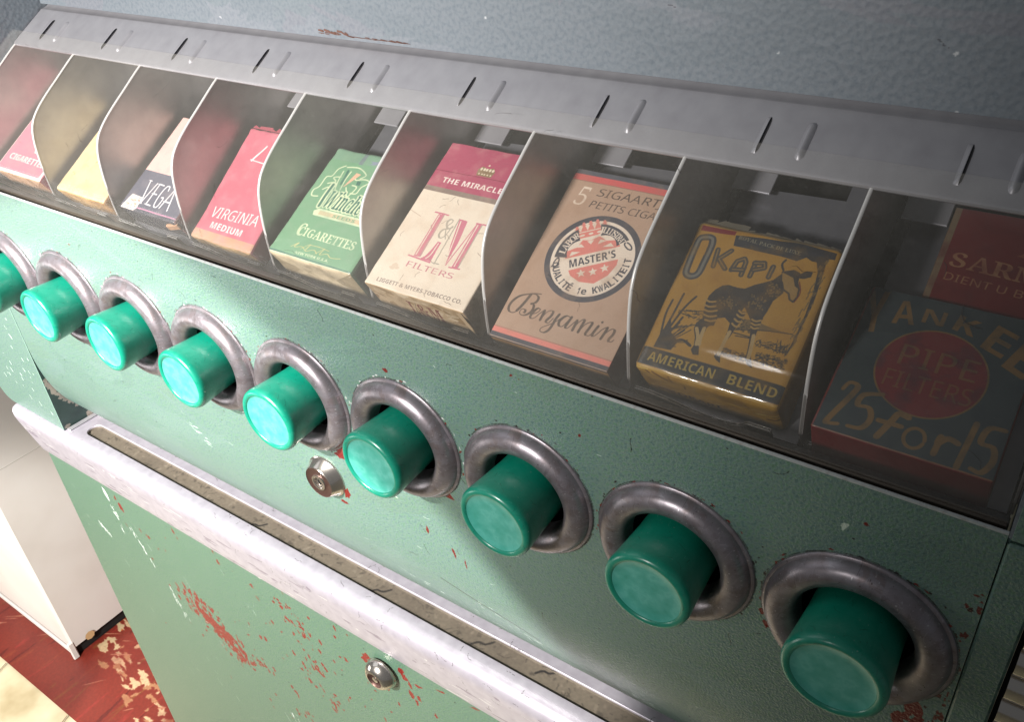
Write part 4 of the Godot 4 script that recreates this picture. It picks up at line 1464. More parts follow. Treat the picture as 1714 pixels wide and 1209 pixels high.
func pack_green() -> void:
	var w := 0.84
	var l := 0.995
	var green := Color(0.44, 0.61, 0.47)
	var cream := Color(0.80, 0.84, 0.69)
	var deep := Color(0.26, 0.43, 0.36)
	var cv := canvas(w, l, S, green)
	rect(cv, 0.0, 0.88, w, l, Color(0.47, 0.60, 0.50))
	rect(cv, 0.30, 0.875, 0.34, l, Color(0.45, 0.50, 0.50))
	chip(cv, Vector2(0.5, 0.92), 0.15, 0.03, 0.05, Color(0.52, 0.55, 0.60))
	# a rider waving from his name, drawn in broken cream outlines
	for k in [[0.20, 0.84, 0.15, 0.80, 0.135, 0.73, 0.09, 0.71, 0.085, 0.62, 0.055, 0.58, 0.07, 0.53, 0.13, 0.535], [0.22, 0.83, 0.33, 0.845, 0.43, 0.80, 0.40, 0.76], [0.14, 0.66, 0.20, 0.69, 0.16, 0.72, 0.22, 0.74], [0.13, 0.60, 0.17, 0.63, 0.19, 0.60, 0.23, 0.61], [0.21, 0.79, 0.215, 0.72, 0.24, 0.63, 0.27, 0.60], [0.28, 0.80, 0.275, 0.72, 0.29, 0.63], [0.34, 0.77, 0.37, 0.74, 0.42, 0.755, 0.47, 0.76, 0.50, 0.74, 0.46, 0.69, 0.45, 0.63, 0.40, 0.62], [0.37, 0.69, 0.42, 0.68, 0.41, 0.62, 0.38, 0.57, 0.33, 0.545, 0.30, 0.555, 0.36, 0.575], [0.33, 0.66, 0.36, 0.62, 0.40, 0.57]]:
		stroke(cv, V(k), 0.011, cream)
	poly(cv, V([0.335, 0.80, 0.385, 0.795, 0.31, 0.67, 0.295, 0.655]), Color(0.86, 0.68, 0.56))
	stroke(cv, V([0.25, 0.80, 0.262, 0.68]), 0.022, deep)
	poly(cv, V([0.39, 0.735, 0.43, 0.735, 0.435, 0.70, 0.40, 0.70]), deep)
	# the name with a cream outline over a pale ribbon
	poly(cv, V([0.185, 0.41, 0.20, 0.375, 0.76, 0.375, 0.76, 0.44, 0.22, 0.44]), cream)
	rect(cv, 0.24, 0.39, 0.76, 0.425, Color(0.80, 0.72, 0.58))
	text(cv, "SEEDS", "sansb", Vector2(0.38, 0.395), Vector2(0.60, 0.395), 0.025, green)
	for off in [[-0.012, 0.0], [0.012, 0.0], [0.0, 0.012], [0.0, -0.012], [0.009, 0.009], [-0.009, -0.009]]:
		text(cv, "Winchester", "serifb", Vector2(0.215 + off[0], 0.46 + off[1]), Vector2(0.78 + off[0], 0.46 + off[1]), 0.15, cream, 0.15)
		stroke(cv, V([0.20 + off[0], 0.66 + off[1], 0.195 + off[0], 0.55 + off[1], 0.20 + off[0], 0.46 + off[1]]), 0.03, cream)
	text(cv, "Winchester", "serifb", Vector2(0.215, 0.46), Vector2(0.78, 0.46), 0.15, deep, 0.15)
	stroke(cv, V([0.20, 0.66, 0.195, 0.55, 0.20, 0.46]), 0.024, deep)
	text(cv, "CIGARETTES", "serifb", Vector2(0.175, 0.19), Vector2(0.735, 0.185), 0.072, cream)
	text(cv, "C", "serifb", Vector2(0.16, 0.183), Vector2(0.225, 0.183), 0.11, cream)
	for k in [[0.20, 0.085, 0.25, 0.13, 0.23, 0.09, 0.30, 0.105, 0.34, 0.085], [0.30, 0.085, 0.36, 0.14, 0.35, 0.08, 0.42, 0.105, 0.46, 0.085], [0.45, 0.08, 0.50, 0.14, 0.49, 0.085, 0.55, 0.105, 0.60, 0.085, 0.68, 0.10], [0.36, 0.135, 0.45, 0.14, 0.55, 0.13]]:
		stroke(cv, V(k), 0.009, Color(0.74, 0.72, 0.50), 0.005)
	text(cv, "NEW YORK U.S.A.", "sansb", Vector2(0.27, 0.04), Vector2(0.60, 0.045), 0.022, cream)
	rect(cv, 0.0, 0.012, w, 0.028, deep)
	rect(cv, 0.0, 0.0, w, 0.012, Color(0.84, 0.80, 0.70))
	var looks := {"front_panel": paper(finish(cv, 36, Color(0.50, 0.62, 0.50), 0.55, 0.06, 0.1, Color(0.62, 0.72, 0.60)), 0.6), "else": paper_color(Color(0.20, 0.30, 0.22), 0.4), "bottom_flap": paper(folded_end(w, 0.32, Color(0.82, 0.75, 0.62), Color(0.45, 0.38, 0.28), 48, 0.5), 0.6)}
	looks.front_panel.subsurf_scatter_enabled = false
	pack("cigarette_pack", "green soft pack in cellophane with a waving rider over its dark green name", Vector3(3.565, 0.959, -0.307), Vector3(3.565, 1.445, -1.174), w, 0.32, looks, 0.035, 0.011, 39)


func pack_white() -> void:
	var w := 0.835
	var l := 1.226
	var pink := Color(0.775, 0.455, 0.51)
	var grey := Color(0.66, 0.62, 0.56)
	var cream := Color(0.88, 0.82, 0.74)
	var cv := canvas(w, l, S, cream)
	rect(cv, 0.0, 0.84, w, l, Color(0.655, 0.265, 0.365))
	rect(cv, 0.0, 0.80, w, 0.84, Color(0.52, 0.45, 0.40))
	stroke(cv, V([0.0, 0.975, 0.5, 0.985, w, 0.975]), 0.005, Color(0.48, 0.13, 0.22))
	text(cv, "THE MIRACLE TIP", "sansb", Vector2(0.11, 0.886), Vector2(0.76, 0.888), 0.043, Color(0.92, 0.86, 0.82))
	# crown
	var gold := Color(0.52, 0.42, 0.30)
	poly(cv, V([0.345, 0.995, 0.465, 0.995, 0.475, 1.045, 0.45, 1.075, 0.405, 1.06, 0.36, 1.075, 0.335, 1.045]), gold)
	for k in [0.36, 0.385, 0.405, 0.43, 0.455]:
		poly(cv, oval(Vector2(k, 1.012), 0.007, 0.007, 0.0, 8), Color(0.85, 0.78, 0.66))
		poly(cv, oval(Vector2(k, 1.052), 0.010, 0.013, 0.0, 8), Color(0.86, 0.80, 0.70))
	poly(cv, oval(Vector2(0.405, 1.088), 0.008, 0.008, 0.0, 8), Color(0.85, 0.78, 0.66))
	# the monogram
	poly(cv, V([0.244, 0.636, 0.295, 0.639, 0.305, 0.291, 0.251, 0.283]), pink)
	poly(cv, V([0.285, 0.639, 0.297, 0.639, 0.307, 0.291, 0.295, 0.289]), grey.lerp(pink, 0.5))
	stroke(cv, V([0.256, 0.625, 0.263, 0.30]), 0.008, cream, -1.0, false)
	stroke(cv, V([0.210, 0.644, 0.326, 0.643]), 0.011, pink, -1.0, false)
	stroke(cv, V([0.211, 0.281, 0.400, 0.270]), 0.012, pink, -1.0, false)
	poly(cv, V([0.366, 0.432, 0.397, 0.431, 0.397, 0.355, 0.402, 0.277, 0.369, 0.280, 0.310, 0.277, 0.338, 0.309, 0.354, 0.362]), pink)
	stroke(cv, V([0.352, 0.29, 0.372, 0.33, 0.378, 0.42]), 0.008, cream)
	stroke(cv, V([0.424, 0.632, 0.436, 0.269]), 0.009, grey, -1.0, false)
	stroke(cv, V([0.420, 0.273, 0.472, 0.275]), 0.008, grey, -1.0, false)
	poly(cv, V([0.426, 0.634, 0.492, 0.633, 0.517, 0.471, 0.522, 0.283, 0.471, 0.435]), pink)
	stroke(cv, V([0.444, 0.62, 0.51, 0.31]), 0.008, cream, -1.0, false)
	stroke(cv, V([0.573, 0.630, 0.524, 0.281]), 0.008, pink, -1.0, false)
	poly(cv, V([0.570, 0.630, 0.617, 0.632, 0.624, 0.277, 0.575, 0.275]), pink)
	stroke(cv, V([0.583, 0.622, 0.589, 0.29]), 0.008, cream, -1.0, false)
	stroke(cv, V([0.614, 0.63, 0.622, 0.28]), 0.008, grey, -1.0, false)
	stroke(cv, V([0.555, 0.274, 0.640, 0.280]), 0.010, pink, -1.0, false)
	stroke(cv, V([0.565, 0.633, 0.642, 0.636]), 0.010, pink, -1.0, false)
	stroke(cv, V([0.409, 0.465, 0.384, 0.505, 0.367, 0.556, 0.385, 0.595, 0.383, 0.613, 0.360, 0.614, 0.349, 0.586, 0.366, 0.556, 0.389, 0.546, 0.408, 0.566, 0.395, 0.548, 0.351, 0.527, 0.341, 0.488, 0.363, 0.462, 0.388, 0.478, 0.399, 0.521, 0.401, 0.558]), 0.015, grey, 0.008)
	text(cv, "FILTERS", "sans", Vector2(0.238, 0.198), Vector2(0.625, 0.198), 0.042, Color(0.745, 0.47, 0.50))
	text(cv, "LIGGETT & MYERS TOBACCO CO.", "sansb", Vector2(0.085, 0.038), Vector2(0.79, 0.05), 0.030, Color(0.52, 0.46, 0.42))
	rng.seed = 31
	for i in 16:
		hair(cv, Vector2(rng.randf() * w, rng.randf() * 0.8), 0.05, Color(0.62, 0.55, 0.48), 0.004)
	stroke(cv, V([0.0, 0.62, 0.12, 0.585]), 0.004, Color(0.72, 0.62, 0.54), -1.0, false)
	chip(cv, Vector2(0.16, 0.17), 0.05, 0.03, 0.0, Color(0.82, 0.74, 0.65))
	# its foot: stained wrapper with the monogram again
	var fo := canvas(w, 0.33, S, Color(0.76, 0.65, 0.50))
	for i in 26:
		chip(fo, Vector2(rng.randf() * w, rng.randf() * 0.33), rng.randf_range(0.03, 0.12), rng.randf_range(0.01, 0.05), rng.randf_range(-0.4, 0.4), [Color(0.62, 0.50, 0.33), Color(0.84, 0.75, 0.62), Color(0.55, 0.43, 0.28)][rng.randi() % 3])
	text(fo, "L&M", "serifb", Vector2(0.30, 0.08), Vector2(0.58, 0.08), 0.16, Color(0.48, 0.22, 0.17), 0.1)
	stroke(fo, V([0.28, 0.16, 0.46, 0.14, 0.62, 0.11]), 0.008, Color(0.82, 0.74, 0.62), -1.0, false)
	var side := canvas(0.33, l, 400.0, Color(0.74, 0.68, 0.60))
	rect(side, 0.0, 0.84, 0.33, l, Color(0.5, 0.14, 0.22))
	var looks := {"front_panel": paper(finish(cv, 46, Color(0.80, 0.70, 0.60), 0.4, 0.03), 0.3), "side_panel": paper(finish(side, 4, Color(0.5, 0.42, 0.32), 0.6, 0.1)), "else": paper_color(Color(0.62, 0.22, 0.30)), "bottom_flap": paper(finish(fo, 47, Color(0.50, 0.38, 0.22), 0.7, 0.1), 0.6)}
	var o := pack("cigarette_pack", "cream pack with a crimson top and a tall pink monogram over its brown stained foot", Vector3(4.565, 0.965, -0.278), Vector3(4.565, 1.575, -1.341), w, 0.33, looks, 0.012, 0.006, 49)
	# the wrapper has come loose at the lower corner
	var st := begin()
	for k in [[w - 0.02, 0.0, -0.01], [w + 0.05, -0.035, -0.33], [w - 0.02, 0.0, -0.30], [w - 0.06, -0.004, -0.02], [w - 0.02, 0.0, -0.01], [w + 0.05, -0.035, -0.33]]:
		st.add_vertex(Vector3(k[0], k[1] - 0.004, k[2]) * U)
	put("loose_wrapper", st, paper_color(Color(0.70, 0.60, 0.47), 0.5), o)


func pack_tan() -> void:
	var w := 0.835
	var l := 1.286
	var tan := Color(0.70, 0.58, 0.49)
	var ink := Color(0.27, 0.26, 0.29)
	var brown := Color(0.34, 0.28, 0.24)
	var red := Color(0.86, 0.50, 0.45)
	var pale := Color(0.90, 0.83, 0.75)
	var cv := canvas(w, l, S, tan)
	rect(cv, 0.0, 1.247, w, l, Color(0.33, 0.34, 0.37))
	rect(cv, 0.0, 1.203, w, 1.247, Color(0.80, 0.36, 0.35))
	rect(cv, 0.0, 1.197, w, 1.203, Color(0.60, 0.44, 0.38))
	rect(cv, 0.0, 0.035, w, 0.068, red)
	rect(cv, 0.0, 0.071, w, 0.076, Color(0.66, 0.44, 0.38))
	rect(cv, 0.0, 0.006, w, 0.035, ink)
	text(cv, "5", "serif", Vector2(0.09, 1.018), Vector2(0.165, 1.018), 0.145, Color(0.88, 0.80, 0.72), 0.1)
	text(cv, "SIGAARTJES", "sans", Vector2(0.225, 1.108), Vector2(0.80, 1.112), 0.058, brown, 0.18)
	text(cv, "PETITS CIGARES", "sans", Vector2(0.212, 1.018), Vector2(0.805, 1.022), 0.052, brown, 0.18)
	# the round seal, set askew on the pack
	var c := Vector2(0.406, 0.674)
	poly(cv, oval(c, 0.310, 0.310, 0.0, 90), ink)
	poly(cv, oval(c, 0.272, 0.272, 0.0, 90), pale)
	var a := 0.51
	var at := func(x: float, y: float) -> Vector2: return c + Vector2(x, y).rotated(a)
	# shield
	var shield := PackedVector2Array()
	for k in [[-0.17, 0.02], [-0.172, 0.09], [-0.09, 0.105], [-0.05, 0.15], [0.0, 0.135], [0.06, 0.15], [0.10, 0.105], [0.172, 0.09], [0.185, 0.02], [0.15, -0.09], [0.09, -0.15], [0.0, -0.185], [-0.09, -0.15], [-0.145, -0.09]]:
		shield.append(at.call(k[0], k[1]))
	poly(cv, shield, red)
	for i in 5:     # rays
		var f := 0.35 + i * 0.61
		poly(cv, PackedVector2Array([at.call(cos(f) * 0.075, 0.045 + sin(f) * 0.06), at.call(cos(f - 0.16) * 0.145, 0.03 + sin(f - 0.16) * 0.105), at.call(cos(f + 0.16) * 0.145, 0.03 + sin(f + 0.16) * 0.105)]), pale)
	poly(cv, oval(at.call(0.0, 0.045), 0.062, 0.045, a, 20, 0.0, PI), red)
	poly(cv, PackedVector2Array([at.call(-0.175, 0.04), at.call(0.19, 0.04), at.call(0.175, -0.05), at.call(-0.165, -0.05)]), pale)
	text(cv, "MASTER'S", "sansb", at.call(-0.145, -0.033), at.call(0.15, -0.033), 0.056, ink)
	for i in 3:
		star(cv, at.call(-0.075 + i * 0.075, -0.10 + absf(i - 1) * 0.008), 0.031, pale, a)
	# crown above it
	poly(cv, PackedVector2Array([at.call(-0.085, 0.165), at.call(0.10, 0.165), at.call(0.11, 0.205), at.call(-0.09, 0.205)]), red)
	for i in 3:
		poly(cv, oval(at.call(-0.05 + i * 0.055, 0.185), 0.016, 0.008, a, 12), pale)
	for i in 5:
		var x := -0.085 + i * 0.045
		var y := 0.245 + (0.02 if i % 4 != 0 else 0.0)
		poly(cv, PackedVector2Array([at.call(x - 0.02, 0.212), at.call(x + 0.026, 0.212), at.call(x + 0.012, y - 0.012), at.call(x + 0.02, y), at.call(x - 0.016, y), at.call(x - 0.004, y - 0.012)]), red)
		poly(cv, oval(at.call(x + 0.003, y + 0.008), 0.010, 0.010, 0.0, 10), red)
	# ribbons with blackletter words
	for side in [-1.0, 1.0]:
		var rib := PackedVector2Array()
		for i in 13:
			var f := lerpf(0.30, 1.28, i / 12.0)
			rib.append(c + Vector2(-sin(f) * side, cos(f)).rotated(a) * 0.25)
		for i in 13:
			var f := lerpf(1.28, 0.42, i / 12.0)
			rib.append(c + Vector2(-sin(f) * side, cos(f)).rotated(a) * (0.165 + 0.02 * sin(i * 0.26)))
		poly(cv, rib, ink)
		var curl: Vector2 = c + Vector2(-sin(1.45) * side, cos(1.45)).rotated(a) * 0.232
		poly(cv, oval(curl, 0.04, 0.019, a + PI / 2.0 - side * 0.5, 20), ink)
		poly(cv, oval(curl, 0.028, 0.010, a + PI / 2.0 - side * 0.5, 20), pale)
	arc_text(cv, "LABOR", "serifb", c, 0.188, a + PI / 2.0 + 1.06, a + PI / 2.0 + 0.42, 0.045, pale)
	arc_text(cv, "JLLUSTRAT", "serifb", c, 0.188, a + PI / 2.0 - 0.38, a + PI / 2.0 - 1.28, 0.043, pale, false, 0.7)
	arc_text(cv, "QUALITÉ 1e KWALITEIT", "sansb", c, 0.256, PI + a - 0.06, TAU + a - 0.34, 0.046, ink, true, 0.72)
	# the name in a flowing hand
	for k in [[0.204, 0.354, 0.171, 0.349, 0.126, 0.334, 0.075, 0.308, 0.046, 0.272, 0.034, 0.233, 0.040, 0.200, 0.061, 0.184, 0.086, 0.187, 0.104, 0.209, 0.121, 0.255, 0.134, 0.297, 0.140, 0.336], [0.116, 0.331, 0.163, 0.343, 0.194, 0.331, 0.201, 0.309, 0.192, 0.288, 0.172, 0.275, 0.190, 0.272, 0.199, 0.251, 0.195, 0.221, 0.176, 0.197, 0.152, 0.186, 0.129, 0.192, 0.123, 0.212, 0.133, 0.227, 0.153, 0.224, 0.157, 0.209, 0.149, 0.205], [0.212, 0.212, 0.235, 0.227, 0.249, 0.251, 0.236, 0.260, 0.221, 0.249, 0.209, 0.217, 0.207, 0.192, 0.220, 0.182, 0.241, 0.196, 0.254, 0.224], [0.254, 0.224, 0.278, 0.257, 0.281, 0.229, 0.280, 0.189], [0.280, 0.189, 0.296, 0.245, 0.318, 0.267, 0.337, 0.264, 0.337, 0.234, 0.321, 0.196, 0.328, 0.185, 0.343, 0.188, 0.358, 0.224], [0.384, 0.259, 0.375, 0.223, 0.373, 0.183, 0.365, 0.144, 0.344, 0.120, 0.316, 0.121, 0.311, 0.139, 0.329, 0.159, 0.361, 0.185, 0.386, 0.212, 0.405, 0.237], [0.458, 0.261, 0.434, 0.263, 0.413, 0.240, 0.405, 0.209, 0.417, 0.188, 0.438, 0.191, 0.453, 0.224, 0.468, 0.267, 0.461, 0.220, 0.458, 0.192, 0.473, 0.188, 0.487, 0.211], [0.487, 0.211, 0.510, 0.254, 0.511, 0.230, 0.511, 0.185], [0.511, 0.185, 0.523, 0.239, 0.545, 0.270, 0.556, 0.266, 0.555, 0.240, 0.551, 0.184], [0.551, 0.184, 0.571, 0.242, 0.599, 0.267, 0.611, 0.262, 0.606, 0.225, 0.599, 0.190, 0.608, 0.179, 0.627, 0.183, 0.641, 0.208], [0.655, 0.256, 0.646, 0.221, 0.643, 0.192, 0.653, 0.186, 0.669, 0.206, 0.684, 0.240], [0.684, 0.240, 0.712, 0.265, 0.711, 0.229, 0.704, 0.184], [0.704, 0.184, 0.720, 0.232, 0.743, 0.262, 0.763, 0.258, 0.764, 0.229, 0.753, 0.199, 0.756, 0.184, 0.774, 0.185, 0.784, 0.200]]:
		stroke(cv, V(k), 0.017, brown, 0.006)
	stroke(cv, V([0.138, 0.335, 0.128, 0.29, 0.114, 0.24, 0.10, 0.205]), 0.019, brown)
	poly(cv, oval(Vector2(0.667, 0.287), 0.008, 0.008, 0.0, 10), brown)
	var t := 0.26
	var fo := canvas(w, t, S, Color(0.62, 0.46, 0.27))
	rect(fo, 0.0, t - 0.02, w, t, ink)
	text(fo, "TIREN - POUSSER", "sansb", Vector2(0.14, 0.11), Vector2(0.62, 0.12), 0.035, Color(0.30, 0.20, 0.12))
	var looks := {"front_panel": paper(finish(cv, 56, Color(0.63, 0.50, 0.40), 0.45, 0.04), 0.1), "else": paper_color(Color(0.30, 0.11, 0.12)), "bottom_flap": paper(finish(fo, 57, Color(0.45, 0.30, 0.15), 0.5, 0.08))}
	pack("cigarillo_pack", "tan pack with a round red and grey seal and a name in brown script", Vector3(5.565, 0.84, -0.309), Vector3(5.565, 1.533, -1.392), w, t, looks, 0.008, 0.003, 59)


func pack_yellow() -> void:
	var w := 0.83
	var l := 0.975
	var yellow := Color(0.66, 0.50, 0.22)
	var ink := Color(0.25, 0.225, 0.205)
	var mid := Color(0.45, 0.37, 0.24)
	var cv := canvas(w, l, S, yellow)
	rect(cv, 0.0, 0.945, w, l, Color(0.48, 0.40, 0.26))
	poly(cv, V([0.036, 0.932, 0.035, 0.898, 0.235, 0.912, 0.235, 0.941]), Color(0.47, 0.15, 0.17))
	poly(cv, V([0.242, 0.914, 0.254, 0.846, 0.524, 0.845, 0.616, 0.837, 0.657, 0.871, 0.802, 0.892, 0.801, 0.931, 0.589, 0.949]), Color(0.22, 0.22, 0.235))
	text(cv, "ROYAL PACK DE LUXE", "serifb", Vector2(0.262, 0.893), Vector2(0.62, 0.875), 0.022, Color(0.52, 0.50, 0.42))
	# big outlined capital, then smaller ones
	stroke(cv, V([0.098, 0.867, 0.053, 0.847, 0.049, 0.783, 0.053, 0.684, 0.061, 0.620, 0.094, 0.604, 0.129, 0.629, 0.135, 0.705, 0.135, 0.813, 0.123, 0.860, 0.098, 0.867]), 0.042, Color(0.27, 0.26, 0.26))
	stroke(cv, V([0.098, 0.867, 0.053, 0.847, 0.049, 0.783, 0.053, 0.684, 0.061, 0.620, 0.094, 0.604, 0.129, 0.629, 0.135, 0.705, 0.135, 0.813, 0.123, 0.860, 0.098, 0.867]), 0.016, Color(0.45, 0.44, 0.41))
	for k in [[0.180, 0.803, 0.194, 0.696], [0.256, 0.814, 0.206, 0.748, 0.263, 0.697], [0.299, 0.699, 0.311, 0.758, 0.344, 0.783, 0.359, 0.763, 0.362, 0.683], [0.304, 0.704, 0.361, 0.715], [0.410, 0.688, 0.411, 0.776], [0.406, 0.771, 0.457, 0.784, 0.468, 0.755, 0.415, 0.729], [0.510, 0.774, 0.508, 0.706]]:
		stroke(cv, V(k), 0.030, Color(0.31, 0.28, 0.24), -1.0, false)
		stroke(cv, V(k), 0.007, Color(0.52, 0.42, 0.26), -1.0, false)
	# the ground: hill, horizon, grass
	poly(cv, V([0.455, 0.360, 0.482, 0.433, 0.531, 0.448, 0.592, 0.431, 0.683, 0.421, 0.749, 0.422, 0.656, 0.405, 0.559, 0.395]), mid)
	for k in [[0.120, 0.386, 0.253, 0.418], [0.454, 0.345, 0.544, 0.345], [0.45, 0.362, 0.6, 0.40, 0.749, 0.421], [0.47, 0.33, 0.56, 0.34], [0.12, 0.376, 0.2, 0.37]]:
		stroke(cv, V(k), 0.006, ink)
	rng.seed = 44
	for k in [[0.43, 0.57, 0.205, 0.245, 110], [0.58, 0.74, 0.305, 0.345, 90], [0.61, 0.77, 0.215, 0.275, 170], [0.15, 0.26, 0.36, 0.41, 40], [0.44, 0.55, 0.36, 0.43, 50]]:
		for i in k[4]:
			var q := Vector2(rng.randf_range(k[0], k[1]), rng.randf_range(k[2], k[3]))
			stroke(cv, PackedVector2Array([q, q + Vector2(rng.randf_range(0.004, 0.014), rng.randf_range(-0.004, 0.008))]), 0.004, ink, -1.0, false)
	for i in 16:
		var q := Vector2(rng.randf_range(0.69, 0.76), rng.randf_range(0.29, 0.31))
		stroke(cv, PackedVector2Array([q, q + Vector2(rng.randf_range(-0.02, 0.02), rng.randf_range(0.03, 0.075))]), 0.007, ink, 0.003, false)
	# reeds
	for k in [[0.086, 0.239, 0.096, 0.353, 0.104, 0.492], [0.094, 0.202, 0.137, 0.397, 0.178, 0.493], [0.097, 0.179, 0.137, 0.293, 0.155, 0.354], [0.109, 0.167, 0.161, 0.237, 0.193, 0.283], [0.119, 0.162, 0.196, 0.225, 0.262, 0.206], [0.081, 0.214, 0.056, 0.342, 0.059, 0.439]]:
		stroke(cv, V(k), 0.024, ink, 0.012)
	poly(cv, V([0.07, 0.14, 0.17, 0.15, 0.19, 0.21, 0.13, 0.25, 0.10, 0.32, 0.075, 0.24]), ink)
	for i in 12:
		var q := Vector2(rng.randf_range(0.08, 0.2), rng.randf_range(0.15, 0.3))
		stroke(cv, PackedVector2Array([q, q + Vector2(rng.randf_range(0.02, 0.1), rng.randf_range(0.02, 0.09))]), 0.012, ink, 0.005, false)
	# the tree at the edge
	poly(cv, V([0.714, 0.862, 0.743, 0.799, 0.761, 0.674, 0.768, 0.547, 0.764, 0.397, 0.755, 0.298, 0.771, 0.362, 0.779, 0.498, 0.784, 0.612, 0.776, 0.762, 0.765, 0.875]), ink)
	poly(cv, V([0.650, 0.873, 0.690, 0.855, 0.730, 0.854, 0.772, 0.873, 0.771, 0.896, 0.710, 0.892]), ink)
	for i in 60:
		var q := Vector2(rng.randf_range(0.735, 0.785), rng.randf_range(0.33, 0.86))
		stroke(cv, PackedVector2Array([q, q + Vector2(0.004, rng.randf_range(0.01, 0.03))]), 0.006, mid, -1.0, false)
	# the animal
	for k in [[0.260, 0.377, 0.241, 0.344, 0.240, 0.308, 0.267, 0.261, 0.280, 0.215, 0.274, 0.186, 0.296, 0.161, 0.327, 0.168, 0.307, 0.223, 0.303, 0.272, 0.309, 0.336, 0.329, 0.358], [0.419, 0.470, 0.415, 0.391, 0.422, 0.339, 0.419, 0.277, 0.419, 0.216, 0.407, 0.185, 0.427, 0.169, 0.453, 0.158, 0.439, 0.199, 0.434, 0.274, 0.449, 0.332, 0.462, 0.412, 0.478, 0.479], [0.496, 0.468, 0.530, 0.402, 0.546, 0.338, 0.563, 0.261, 0.567, 0.217, 0.590, 0.191, 0.622, 0.179, 0.589, 0.246, 0.573, 0.339, 0.568, 0.398, 0.571, 0.467]]:
		poly(cv, V(k), ink)
	poly(cv, V([0.573, 0.751, 0.539, 0.697, 0.500, 0.671, 0.455, 0.644, 0.413, 0.609, 0.372, 0.604, 0.321, 0.608, 0.290, 0.596, 0.261, 0.560, 0.243, 0.515, 0.244, 0.459, 0.257, 0.400, 0.266, 0.363, 0.300, 0.341, 0.338, 0.353, 0.340, 0.400, 0.377, 0.415, 0.415, 0.391, 0.439, 0.436, 0.454, 0.503, 0.504, 0.448, 0.565, 0.450, 0.577, 0.507, 0.584, 0.578, 0.617, 0.634, 0.611, 0.686]), ink)
	poly(cv, V([0.569, 0.753, 0.624, 0.777, 0.655, 0.768, 0.664, 0.716, 0.688, 0.676, 0.694, 0.632, 0.683, 0.599, 0.661, 0.608, 0.645, 0.640, 0.609, 0.655, 0.588, 0.696]), Color(0.58, 0.46, 0.27))
	stroke(cv, V([0.569, 0.753, 0.624, 0.777, 0.655, 0.768, 0.664, 0.716, 0.688, 0.676, 0.694, 0.632, 0.683, 0.599, 0.661, 0.608, 0.645, 0.640, 0.609, 0.655, 0.588, 0.696]), 0.010, ink, -1.0, false)
	poly(cv, V([0.569, 0.753, 0.624, 0.777, 0.655, 0.768, 0.664, 0.716, 0.688, 0.676, 0.66, 0.69, 0.635, 0.735]), ink)
	poly(cv, V([0.652, 0.756, 0.686, 0.791, 0.720, 0.793, 0.720, 0.762, 0.690, 0.743, 0.665, 0.740]), ink)
	stroke(cv, V([0.57, 0.765, 0.55, 0.80, 0.56, 0.83]), 0.012, ink)
	stroke(cv, V([0.674, 0.72, 0.70, 0.66, 0.69, 0.60]), 0.005, Color(0.40, 0.16, 0.13))
	for k in [[0.235, 0.489, 0.292, 0.493], [0.241, 0.458, 0.302, 0.466], [0.250, 0.429, 0.319, 0.443], [0.262, 0.401, 0.328, 0.412], [0.279, 0.374, 0.338, 0.388], [0.434, 0.475, 0.474, 0.471], [0.432, 0.450, 0.474, 0.445], [0.429, 0.422, 0.474, 0.417], [0.427, 0.393, 0.469, 0.387], [0.518, 0.444, 0.564, 0.451], [0.524, 0.423, 0.568, 0.428], [0.529, 0.403, 0.566, 0.406]]:
		stroke(cv, V([k[0], k[1], (k[0] + k[2]) / 2.0, (k[1] + k[3]) / 2.0 - 0.008, k[2], k[3]]), 0.011, Color(0.62, 0.50, 0.29))
	for k in [[0.255, 0.313, 0.282, 0.266, 0.291, 0.223], [0.296, 0.325, 0.297, 0.271, 0.306, 0.227], [0.434, 0.343, 0.428, 0.272, 0.427, 0.203], [0.561, 0.358, 0.574, 0.286, 0.582, 0.229]]:
		stroke(cv, V(k), 0.020, Color(0.66, 0.56, 0.38))
	for i in 90:
		var q := Vector2(rng.randf_range(0.46, 0.55), rng.randf_range(0.51, 0.585)) if i < 45 else Vector2(rng.randf_range(0.53, 0.60), rng.randf_range(0.60, 0.68))
		poly(cv, oval(q, 0.0045, 0.0045, 0.0, 6), mid)
	for i in 30:
		var q := Vector2(0.36, 0.505) + Vector2(rng.randfn(), rng.randfn()) * 0.02
		poly(cv, oval(q, 0.005, 0.005, 0.0, 6), mid)
	# lettered band
	rect(cv, 0.0, 0.03, w, 0.135, Color(0.215, 0.21, 0.205))
	text(cv, "AMERICAN", "sansb", Vector2(0.065, 0.058), Vector2(0.45, 0.062), 0.055, Color(0.62, 0.53, 0.27))
	text(cv, "BLEND", "sansb", Vector2(0.525, 0.062), Vector2(0.79, 0.058), 0.055, Color(0.62, 0.53, 0.27))
	rect(cv, 0.0, 0.0, w, 0.022, Color(0.72, 0.57, 0.25))
	var fo := canvas(w, 0.33, S, Color(0.68, 0.52, 0.20))
	for i in 20:
		var q := Vector2(rng.randf() * w, rng.randf() * 0.33)
		stroke(fo, PackedVector2Array([q, q + Vector2(rng.randf_range(-0.15, 0.15), rng.randf_range(-0.05, 0.05))]), rng.randf_range(0.006, 0.02), [Color(0.50, 0.36, 0.12), Color(0.86, 0.74, 0.42), Color(0.42, 0.29, 0.10)][rng.randi() % 3], -1.0, false)
	text(fo, "OKAPI", "sansb", Vector2(0.22, 0.07), Vector2(0.48, 0.07), 0.045, Color(0.27, 0.16, 0.08))
	var side := canvas(0.33, l, 400.0, Color(0.50, 0.38, 0.18))
